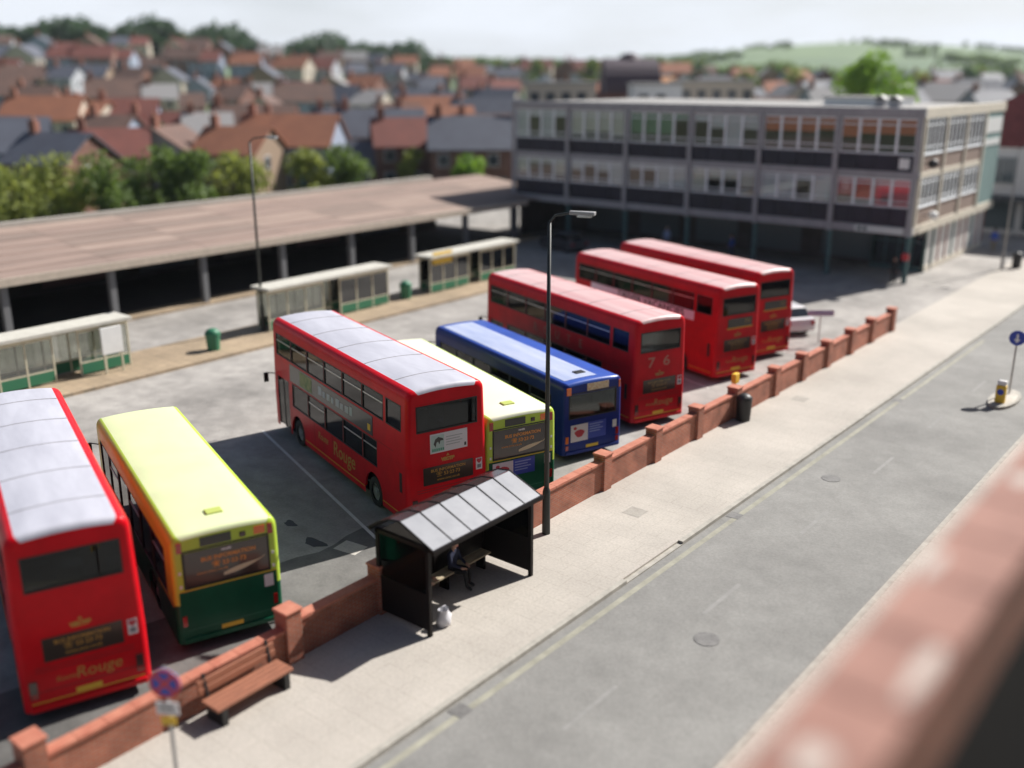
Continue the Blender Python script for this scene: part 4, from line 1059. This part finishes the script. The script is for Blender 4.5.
# ------------------------------------------------------------------ people in the distance
person('person in a blue jacket walking on the pavement beside the office block', (-19.2, 82.5, .004), R(20), BLUC, KHAK, HAIRD, 'walk')
person('person in dark clothes leaning by the corner column of the office block', (-20.9, 65.2, .004), R(190), BLKC, BLKC, HAIRD, 'stand')
person('person in a bright blue top under the office block, seen over the bus roofs', (-33.5, 67.2, .004), R(100), BLUC, JEAN, HAIRD, 'walk')
person('person in a pale blue shirt under the middle of the office block', (-39.2, 67.5, .004), R(200), LBLC, JEAN, HAIRG, 'stand')

# ------------------------------------------------------------------ cars
CGL = glass_mat('car glass', (.12, .13, .14), .08)
def car(label, x, y, rz, paint):
    t = thing('parked_car', label, 'car', (x, y, 0), rz)
    Wc = .84
    low = [(-2.0, .28), (-2.06, .55), (-1.98, .86), (-1.75, .93), (-.95, .95), (.75, .95), (1.65, .80), (1.98, .66), (2.05, .45), (1.98, .25), (1.62, .24), (1.55, .5), (1.27, .64), (.98, .5), (.92, .24), (-.92, .24), (-.98, .5), (-1.27, .64), (-1.55, .5), (-1.62, .24)]
    b = MB(); n = len(low)
    for xx, k in ((-Wc, .0), (-Wc + .05, 1), (Wc - .05, 1), (Wc, .0)):
        for a, c in low: b.v.append((xx, a * (1 if k else .985), c + (.025 * k if c > .7 else 0)))
    for j in range(3):
        for i in range(n): b.f.append((j * n + i, j * n + (i + 1) % n, (j + 1) * n + (i + 1) % n, (j + 1) * n + i)); b.m.append(0)
    b.f += [tuple(range(n - 1, -1, -1)), tuple(range(3 * n, 4 * n))]; b.m += [0, 0]
    b.build('body', paint, t)
    def cabin(name, z0, z1, y, wds, m, inset=0):
        q = MB(); (a0, a1), (b0, b1) = y; w0, w1 = wds
        q.add([(-w0, a0, z0), (w0, a0, z0), (w0, a1, z0), (-w0, a1, z0), (-w1, b0, z1), (w1, b0, z1), (w1, b1, z1), (-w1, b1, z1)], [(0, 3, 2, 1), (4, 5, 6, 7), (0, 1, 5, 4), (1, 2, 6, 5), (2, 3, 7, 6), (3, 0, 4, 7)])
        return q.build(name, m, t)
    cabin('windows', .96, 1.36, ((-1.72, .85), (-1.35, .25)), (.76, .62), CGL); cabin('roof', 1.363, 1.43, ((-1.37, .27), (-1.25, .12)), (.63, .56), paint)
    for s_ in (-1, 1):
        for a0, a1, b0, b1 in ((-1.74, -1.62, -1.37, -1.27), (-.42, -.34, -.42, -.34), (.77, .87, .19, .27)):
            MB().add([(s_ * .765, a0, .955), (s_ * .765, a1, .955), (s_ * .63, b1, 1.365), (s_ * .63, b0, 1.365), (s_ * .74, a0, .955), (s_ * .74, a1, .955), (s_ * .60, b1, 1.365), (s_ * .60, b0, 1.365)], [(0, 1, 2, 3), (7, 6, 5, 4), (0, 4, 5, 1), (1, 5, 6, 2), (2, 6, 7, 3), (3, 7, 4, 0)]).build('pillar', paint, t)
        wheel(t, s_ * .83, 1.27, s_, .30, .19); wheel(t, s_ * .83, -1.27, s_, .30, .19)
        MB().box(s_ * .55, s_ * .78, 1.93, 2.04, .56, .68).build('headlight', STICK, t); MB().box(s_ * .6, s_ * .8, -2.07, -1.98, .6, .8).build('tail_light', REDL, t); MB().box(s_ * .84, s_ * .98, .6, .7, .9, 1.02).build('mirror', paint, t)
    return t
car('white car parked beyond the rightmost red bus', -21.6, 49.6, R(55), mat('white car paint', (.70, .70, .72), .3, coat=.5))
car('dark grey car parked in the shade in front of the office block', -45.5, 62.5, R(75), mat('dark grey car paint', (.06, .06, .07), .3, coat=.5))
#TOWN
# ------------------------------------------------------------------ the near brick wall below the camera and the roof it stands on
NEARB = brick_mat('weathered near brick', (.34, .13, .085), (.27, .10, .065), (.24, .17, .13))
NCOP = mat('pale red coping brick', (.36, .19, .15), .85, col2=(.24, .12, .095), vscale=2.6)
NCOPW = mat('lichen whitened coping', (.46, .40, .36), .85, var=.1, vscale=3)
nw = thing('near_wall', 'blurred high red brick wall with coping in the bottom right corner', 'wall', (-1.27, 0, 0))
MB().box(-.50, -.06, -6, 70, -.1, 9.40).build('wall_body', NEARB, nw)
s = .9
for k in range(70):
    y = -2 + k * s
    MB().box(-.60, .0, y + .006, y + s - .006, 9.403, 9.50).build('coping', NCOP, nw, bevel=.02)
for y, x0, x1, l in ((4.5, -.42, -.20, .32), (5.7, -.18, -.05, .8), (9.4, -.5, -.3, .35), (7.2, -.56, -.45, .6)):
    n = 9; MB().prism([((x0 + x1) / 2 + (x1 - x0) / 2 * (1 + .2 * math.sin(3 * q)) * math.cos(q), y + l / 2 * math.sin(q)) for q in [2 * math.pi * i / n for i in range(n)]], 9.498, 9.504, 'z').build('lichen_patch', NCOPW, nw)
own = thing('own_building', 'dark shaded flat roofed building edge below the camera, right of the near wall', 'building', (0, 0, 0))
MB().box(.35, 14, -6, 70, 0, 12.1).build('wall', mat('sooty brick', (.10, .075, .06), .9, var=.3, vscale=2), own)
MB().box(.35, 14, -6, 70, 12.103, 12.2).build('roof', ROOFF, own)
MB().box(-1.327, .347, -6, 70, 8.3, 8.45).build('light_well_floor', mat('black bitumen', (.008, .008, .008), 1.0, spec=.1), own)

# ------------------------------------------------------------------ far right shop building
fs = thing('shop_building', 'white fronted shop with dark maroon tiled upper storey at the far right', 'building', (-23.5, 93, 0))
SWH = mat('white render', (.66, .66, .64), .7, var=.08)
MARO = mat('maroon tile hanging', (.13, .03, .035), .8, col2=(.20, .05, .05), vscale=2.2)
MB().box(0, 11, 0, 16, 0, 7.2).build('wall', SWH, fs); MB().box(-.1, 11.1, -.12, 16.1, 7.203, 10.2).build('tile_hanging', MARO, fs)
MB().prism([(-.3, 10.203), (11.3, 10.203), (8.5, 11.6), (2.5, 11.6)], -.2, 16.2, 'y').build('roof', MARO, fs)
MB().box(-.6, 11.3, -1.6, -.003, 2.9, 3.25).build('canopy', mat('dark shop canopy', (.06, .07, .08), .6), fs)
for k in range(3):
    x = .6 + k * 3.4
    f = MB().box(x, x + 2.2, -.16, -.003, 4.2, 6.4).build('bay_window', mat('grey window frame', (.30, .33, .33), .6), fs)
    for a in (0, 1):
        MB().box(x + .12 + a * 1.04, x + 1.04 + a * 1.04, -.2, -.163, 4.35, 6.25).build('pane', mat('dim window', (.10, .13, .14), .15, coat=.6), f)
    MB().box(x - .2, x + 2.6, -.10, -.003, .4, 2.8).build('shop_window', mat('dim window', (.10, .13, .14), .15, coat=.6), fs)

# ------------------------------------------------------------------ town houses
RFS = [mat('orange tile roof', (.33, .13, .07), .85, col2=(.24, .095, .055), vscale=.5), mat('brown tile roof', (.15, .085, .065), .85, col2=(.10, .06, .05), vscale=.5), mat('slate roof', (.09, .10, .13), .7, col2=(.07, .075, .10), vscale=.5), mat('dull red tile roof', (.20, .065, .05), .85, col2=(.15, .05, .04), vscale=.5), mat('grey felt roof', (.26, .25, .25), .85, var=.1)]
WLS = [mat('cream render', (.46, .40, .33), .8, var=.06), brick_mat('house brick', (.22, .085, .06), (.18, .07, .05), (.22, .16, .13)), mat('pale grey render', (.36, .37, .40), .8, var=.06), mat('blue grey render', (.27, .31, .40), .8, var=.06), mat('buff brick', (.28, .20, .14), .85, var=.1)]
RN = ['orange', 'brown', 'slate', 'dull red', 'grey']; WN = ['cream', 'brick', 'pale grey', 'blue grey', 'buff']
HWIN = mat('house window glass', (.05, .06, .07), .1, coat=.5); CHB = mat('chimney brick', (.26, .11, .075), .9, var=.2); POT = mat('chimney pot', (.45, .22, .13), .8)
HM = {}
def house_parts(wd, dp, eh, rh, n):
    key = (wd, dp, eh, rh)
    if key in HM: return HM[key]
    P = []
    x0, x1 = -wd / 2, wd / 2
    wl_ = MB().add([(x0, -dp/2, 0), (x1, -dp/2, 0), (x1, dp/2, 0), (x0, dp/2, 0), (x0, -dp/2, eh), (x1, -dp/2, eh), (x1, dp/2, eh), (x0, dp/2, eh), (x0, 0, eh + rh), (x1, 0, eh + rh)], [(0, 1, 5, 4), (2, 3, 7, 6), (1, 2, 6, 9, 5), (3, 0, 4, 8, 7)])
    o = .35; k = rh / (dp / 2)
    rf = MB()
    for sg in (-1, 1):
        y = sg * (dp / 2 + o); z = eh - o * k + .06
        rf.add([(x0 - o, y, z), (x1 + o, y, z), (x1 + o, 0, eh + rh + .06), (x0 - o, 0, eh + rh + .06), (x0 - o, y, z + .14), (x1 + o, y, z + .14), (x1 + o, 0, eh + rh + .2), (x0 - o, 0, eh + rh + .2)], [(0, 1, 2, 3), (7, 6, 5, 4), (0, 4, 5, 1), (1, 5, 6, 2), (3, 2, 6, 7), (3, 7, 4, 0)])
    chm = MB().box(x0 + .5, x0 + 1.3, -.35, .35, eh + rh - .6, eh + rh + 1.3); pt = MB().tube((x0 + .9, 0, eh + rh + 1.3), (x0 + .9, 0, eh + rh + 1.75), .14, .11, 8)
    win = MB().box(-.55, .55, -.06, .02, 0, 1.2); fr = MB().box(-.62, .62, -.04, .015, -.08, 1.28)
    dr = MB().box(-.45, .45, -.07, .02, 0, 2.1)
    HM[key] = (wl_.mesh('wall', WLS[0]), rf.mesh('roof', RFS[0]), chm.mesh('chimney', CHB), pt.mesh('chimney_pot', POT), win.mesh('pane', HWIN), fr.mesh('window', WFR), dr.mesh('door', TEALP))
    return HM[key]
def omat(o, m): o.material_slots[0].link = 'OBJECT'; o.material_slots[0].material = m
def house(u, r, rz, dims, ri, wi, label, group, dz=0):
    x, y = at(u, r); wd, dp, eh, rh = dims
    P = house_parts(wd, dp, eh, rh, 2)
    t = thing('house', label, 'house', (x, y, max(0, T(x, y)) - .4 + dz), rz, group)
    wo = link('wall', P[0], t); omat(wo, WLS[wi]); ro = link('roof', P[1], t); omat(ro, RFS[ri])
    co = link('chimney', P[2], ro); link('chimney_pot', P[3], ro)
    nwin = max(2, int(wd / 2.6))
    for fl in range(2 if eh > 4.5 else 1):
        for k in range(nwin):
            xx = -wd / 2 + wd * (k + .5) / nwin; zz = 1.2 + fl * 2.6
            f = link('window', P[5], t, (xx, -dp / 2 - .01, zz)); link('pane', P[4], f, (0, -.01, 0))
    f = link('window', P[5], t, (wd / 2 + .01, -1, 3.6 if eh > 4.5 else 1.2), (0, 0, HALF)); link('pane', P[4], f, (0, -.01, 0))
    link('door', P[6], t, (wd * .22, -dp / 2, .4))
    return t
ORD = 'first second third fourth fifth sixth seventh eighth ninth tenth eleventh twelfth thirteenth fourteenth fifteenth sixteenth seventeenth eighteenth nineteenth twentieth'.split()
DIMS = [(7.5, 8, 5.2, 2.6), (9, 8, 5.4, 2.9), (6, 9, 5.4, 2.6), (11, 9, 5.6, 3.2), (8, 7, 3.0, 2.6)]
rn = random.Random(21)
ROWS = [(118, -40, 500, 9, 'nearest town row behind canopy', .0), (143, -20, 505, 11, 'second town row behind canopy', .2), (175, -30, 505, 12, 'third town row behind canopy', .4),
        (215, -20, 510, 14, 'fourth town row up the slope', .3), (265, -20, 520, 16, 'fifth town row up the slope', .1), (330, -10, 520, 18, 'sixth town row up the slope', .5), (405, 0, 530, 20, 'highest town row below the wood', .2)]
HMAP = {0: (0, 2, 0, 1), 1: (2, 0, 1, 3)}
for ri_, (r0, ua, ub, n, rowname, off_) in enumerate(ROWS):
    for k in range(n):
        u = ua + (ub - ua) * (k + .5) / n + rn.uniform(-9, 9)
        ri = rn.choices((0, 1, 2, 3, 4), (2.2, 4, 4, 3, 1))[0]; wi = rn.choices((0, 1, 2, 3, 4), (3, 4, 2, 3, 3))[0]
        d = rn.choice(DIMS)
        house(u, r0 + rn.uniform(-7, 7), YAW + rn.choice((0, 0, HALF, .25, -.3)) + rn.uniform(-.12, .12), d, ri, wi, '%s roofed %s house, %s from left in %s' % (RN[ri], WN[wi], ORD[k], rowname), 'houses of the town on the left')
RROWS = [(150, 535, 800, 6, 'nearest roofs over office block', 2.2), (205, 560, 1010, 11, 'second roofs over office block', 1.6), (275, 520, 1030, 15, 'third roofs over office block', 0), (360, 520, 1040, 18, 'farthest roofs over office block', 0)]
for r0, ua, ub, n, rowname, dz in RROWS:
    for k in range(n):
        u = ua + (ub - ua) * (k + .5) / n + rn.uniform(-8, 8)
        if r0 == 150 and 600 < u < 690: continue
        right = u > 800
        ri = rn.choices((0, 1, 2, 3, 4), (1, 2, 6, 1, 1) if right else (3, 2, 2, 2, 1))[0]; wi = rn.choices((0, 1, 2, 3, 4), (3, 2, 2, 1, 1))[0]
        house(u, r0 + rn.uniform(-8, 8), YAW + rn.choice((0, HALF, .3)) + rn.uniform(-.2, .2), rn.choice(DIMS[:4]), ri, wi, '%s roofed %s house, %s from left in %s' % (RN[ri], WN[wi], ORD[k], rowname), 'houses of the town behind the office block', dz)
# big dark hall
x, y = at(632, 150)
hl = thing('brick_hall', 'tall dark brown hall with orange gable behind the office block', 'hall', (x, y, T(x, y) - .3), YAW)
HB = brick_mat('hall brick', (.15, .05, .045), (.12, .04, .035), (.14, .09, .08)); HR = mat('dark hall roof', (.055, .035, .05), .7, var=.15)
MB().box(-5.6, 4.2, -5, 5, 0, 10.5).build('wall', HB, hl); MB().prism([(5.4 * math.cos(k * math.pi / 12), 10.503 + 4.6 * math.sin(k * math.pi / 12)) for k in range(13)], -4.2, 3.4, 'x').build('roof', HR, hl)
MB().prism([(-4.6, 0), (4.6, 0), (4.6, 10.4), (0, 12.6), (-4.6, 10.4)], 4.203, 6.2, 'x').build('gable_end', mat('orange brick gable', (.42, .19, .07), .85, var=.1), hl)
for k in range(4): MB().box(-4.6 + k * 2.3, -3.4 + k * 2.3, -5.08, -5.003, 6.5, 9.5).build('window', HWIN, hl)
MB().ball((-.4, 0, 14.2), 1.9, 14, 9, sz=.9).build('dome', HR, hl, smooth=True)
for i, (u, r, wd, zt, lab) in enumerate(((655, 112, 5, 12.2, 'small white flat topped block in front of the brown hall'), (712, 128, 9, 12.4, 'long cream flat topped block right of the brown hall'), (560, 122, 8, 12.2, 'cream flat topped block left of the brown hall'))):
    x, y = at(u, r); t = thing('flat_roofed_block', lab, 'building', (x, y, -.2), YAW)
    MB().box(-wd / 2, wd / 2, -3, 3, 0, zt).build('wall', SWH if i == 0 else WLS[0], t); MB().box(-wd / 2 - .15, wd / 2 + .15, -3.15, 3.15, zt + .003, zt + .25).build('roof', ROOFF, t)
    for k in range(int(wd / 1.8)): MB().box(-wd / 2 + .5 + k * 1.8, -wd / 2 + 1.5 + k * 1.8, -3.06, -3.003, zt - 2.2, zt - .9).build('window', HWIN, t)

# ------------------------------------------------------------------ trees
def leaf_mat(name, c1, c2):
    if name in MATS: return MATS[name]
    m = mat(name, c1, .7, col2=c2, vscale=.9); b = m.node_tree.nodes['Principled BSDF']
    b.inputs['Subsurface Weight'].default_value = 0
    n = m.node_tree; tr = n.nodes.new('ShaderNodeBsdfTranslucent'); tr.inputs[0].default_value = (*[min(1, c * 1.6) for c in c1], 1)
    mxs = n.nodes.new('ShaderNodeMixShader'); mxs.inputs[0].default_value = .3; o = n.nodes['Material Output']
    n.links.new(b.outputs[0], mxs.inputs[1]); n.links.new(tr.outputs[0], mxs.inputs[2]); n.links.new(mxs.outputs[0], o.inputs[0])
    return m
BARK = mat('bark', (.09, .065, .045), .9, var=.3, vscale=4)
LF = {'lime': leaf_mat('spring leaves', (.20, .33, .03), (.085, .19, .02)), 'mid': leaf_mat('mid green leaves', (.12, .18, .035), (.055, .10, .02)), 'olive': leaf_mat('olive leaves', (.26, .29, .06), (.14, .18, .03)), 'dark': leaf_mat('dark leaves', (.045, .085, .035), (.025, .05, .025))}
def crown_mesh(seed, n, leaf, blobs, m):
    r_ = random.Random(seed); vs = []; fs = []
    for i in range(n):
        bx, by, bz, br = r_.choice(blobs)
        d = Vector((r_.gauss(0, 1), r_.gauss(0, 1), r_.gauss(0, 1))).normalized() * br * (r_.random() ** .35)
        p = Vector((bx, by, bz)) + d
        q = Vector((r_.gauss(0, 1), r_.gauss(0, 1), r_.gauss(0, 1) + .6)).normalized(); u = q.orthogonal().normalized(); u.rotate(Matrix.Rotation(r_.uniform(0, 6.28), 3, q)); w_ = q.cross(u); s = leaf * r_.uniform(.6, 1.3)
        k = len(vs); vs += [p - u * s, p + w_ * s * .55, p + u * s, p - w_ * s * .55]; fs.append((k, k + 1, k + 2, k + 3))
    b = MB(); b.v = [tuple(v) for v in vs]; b.f = fs; b.m = [0] * len(fs)
    return b.mesh('crown', m, fix=False)
def blobs_for(seed, h, w_, n=16, low=.3):
    r_ = random.Random(seed); out = []
    for i in range(n):
        a = r_.uniform(0, 6.28); q = r_.random() ** .6; z = r_.uniform(low, .92); k = math.sin(math.pi * min(1, (z - low) / (1 - low) * .85 + .15)) ** .7
        out.append((w_ / 2 * .72 * q * k * math.cos(a), w_ / 2 * .72 * q * k * math.sin(a), h * z, w_ * r_.uniform(.13, .21)))
    return out
def tree(label, x, y, z, h, w_, kind, seed, n=2200, leaf=.22, group=None, low=.3, name='tree'):
    t = thing(name, label, 'tree' if name == 'tree' else 'bush', (x, y, z), random.uniform(0, 6), group)
    B = blobs_for(seed, h, w_, low=low)
    tk = MB(); tk.tube((0, 0, -.3), (.1, .05, h * .45), h * .028, h * .017, 8); tk.tube((.1, .05, h * .45), (0, 0, h * .8), h * .017, h * .006, 7); tk.build('trunk', BARK, t)
    lm = MB()
    for bx, by, bz, br in B[:8]: lm.tube((.1, .05, h * .42), (bx * .8, by * .8, bz), h * .010, h * .004, 5)
    lm.build('limbs', BARK, t)
    link('crown', crown_mesh(seed, n, leaf, B, LF[kind]), t)
    return t
x, y = at(868, 118); tree('large round bright green tree behind the right end of the office block', x, y, 0, 14.9, 10.5, 'lime', 5, 9000, .26, low=.36)
TS = [(-8, 98, 7, 8, 'olive'), (45, 100, 8.4, 9, 'olive'), (95, 97, 8.6, 8, 'mid'), (140, 101, 9.0, 8.5, 'mid'), (185, 99, 8.5, 8, 'mid'), (228, 103, 8.4, 7, 'olive'), (300, 104, 8.0, 6, 'olive'), (338, 106, 8.8, 7.5, 'mid'), (468, 108, 6.6, 6, 'lime'), (160, 128, 11, 6, 'dark'), (410, 113, 7, 5, 'olive')]
for i, (u, r, h, w_, k) in enumerate(TS):
    x, y = at(u, r); tree({'olive': 'olive green', 'mid': 'mid green', 'lime': 'bright green', 'dark': 'dark green'}[k] + ' bushy tree beyond the canopy roof, %s of its line from left' % ORD[sorted(q[0] for q in TS).index(u)], x, y, T(x, y), h * .70, w_, k, 30 + i, 1500, .3, 'trees beyond the canopy', low=.12)
T2 = [(700, 330, 9, 12, 'dark'), (742, 300, 10, 12, 'mid'), (795, 330, 9, 11, 'olive'), (590, 290, 11, 10, 'mid'), (925, 330, 9, 10, 'olive'), (965, 345, 10, 10, 'dark'), (1005, 380, 10, 12, 'dark'), (535, 300, 10, 10, 'mid')]
for i, (u, r, h, w_, k) in enumerate(T2):
    x, y = at(u, r); tree({'olive': 'olive green', 'mid': 'mid green', 'lime': 'bright green', 'dark': 'dark green'}[k] + ' distant tree among the roofs over the office block, %s from the left' % ORD[sorted(q[0] for q in T2).index(u)], x, y, T(x, y), h, w_, k, 60 + i, 1100, .45, 'trees among the far roofs', low=.2)
# woods on the skyline: one mass
def wood(name, label, ua, ub, ra, rb, n, hh, leaf, m, gate=-9):
    r_ = random.Random(len(label)); b = MB()
    for i in range(n):
        u = r_.uniform(ua, ub); r = r_.uniform(ra, rb); x, y = at(u, r); z = T(x, y)
        if noise.noise((x * .011, y * .011, 5)) < gate: continue
        h = hh * r_.uniform(.7, 1.2) * (.75 + .5 * noise.noise((u * .02, r * .01, 1))); w_ = h * r_.uniform(.4, .6)
        for k in range(46):
            d = Vector((r_.gauss(0, 1), r_.gauss(0, 1), r_.gauss(0, 1))).normalized() * (r_.random() ** .4)
            p = Vector((x + d.x * w_, y + d.y * w_, z + h * .55 + d.z * h * .5)); q = Vector((r_.gauss(0, 1), r_.gauss(0, 1), r_.gauss(0, 1))).normalized(); uu = q.orthogonal().normalized(); ww = q.cross(uu); s = leaf * r_.uniform(.6, 1.4)
            j = len(b.v); b.v += [tuple(p - uu * s), tuple(p + ww * s * .7), tuple(p + uu * s), tuple(p - ww * s * .7)]; b.f.append((j, j + 1, j + 2, j + 3)); b.m.append(0)
    o = stuff(b.build(name, m, fix=False)); o['label'] = label; o['category'] = 'wood'
wood('skyline_wood', 'dark green wood along the skyline on the left', -120, 420, 440, 540, 1100, 12.5, 1.5, LF['dark'])
wood('ridge_wood', 'green tree belt along the skyline in the middle of the picture', 400, 640, 470, 620, 330, 8, 1.3, LF['mid'])
wood('hillside_wood', 'patchy woods and hedges on the distant down at the right', 620, 1090, 900, 1500, 1500, 5, 2.4, LF['mid'], .22)
wood('hill_foot_wood', 'tree belt at the foot of the distant down', 560, 1090, 480, 700, 300, 8, 1.4, LF['mid'])

# ------------------------------------------------------------------ air
hz = MB().box(-3600, 3600, -3600, 3600, -1.2, 78).build('haze', mat('haze', (1, 1, 1)))
m = MATS['haze']; n = m.node_tree; n.nodes.clear()
o = n.nodes.new('ShaderNodeOutputMaterial'); v = n.nodes.new('ShaderNodeVolumePrincipled')
v.inputs['Color'].default_value = (.82, .90, 1.0, 1); v.inputs['Density'].default_value = .00010; v.inputs['Anisotropy'].default_value = .3
n.links.new(v.outputs[0], o.inputs['Volume']); stuff(hz); hz['label'] = 'thin pale summer haze over the whole view'; hz['category'] = 'haze'
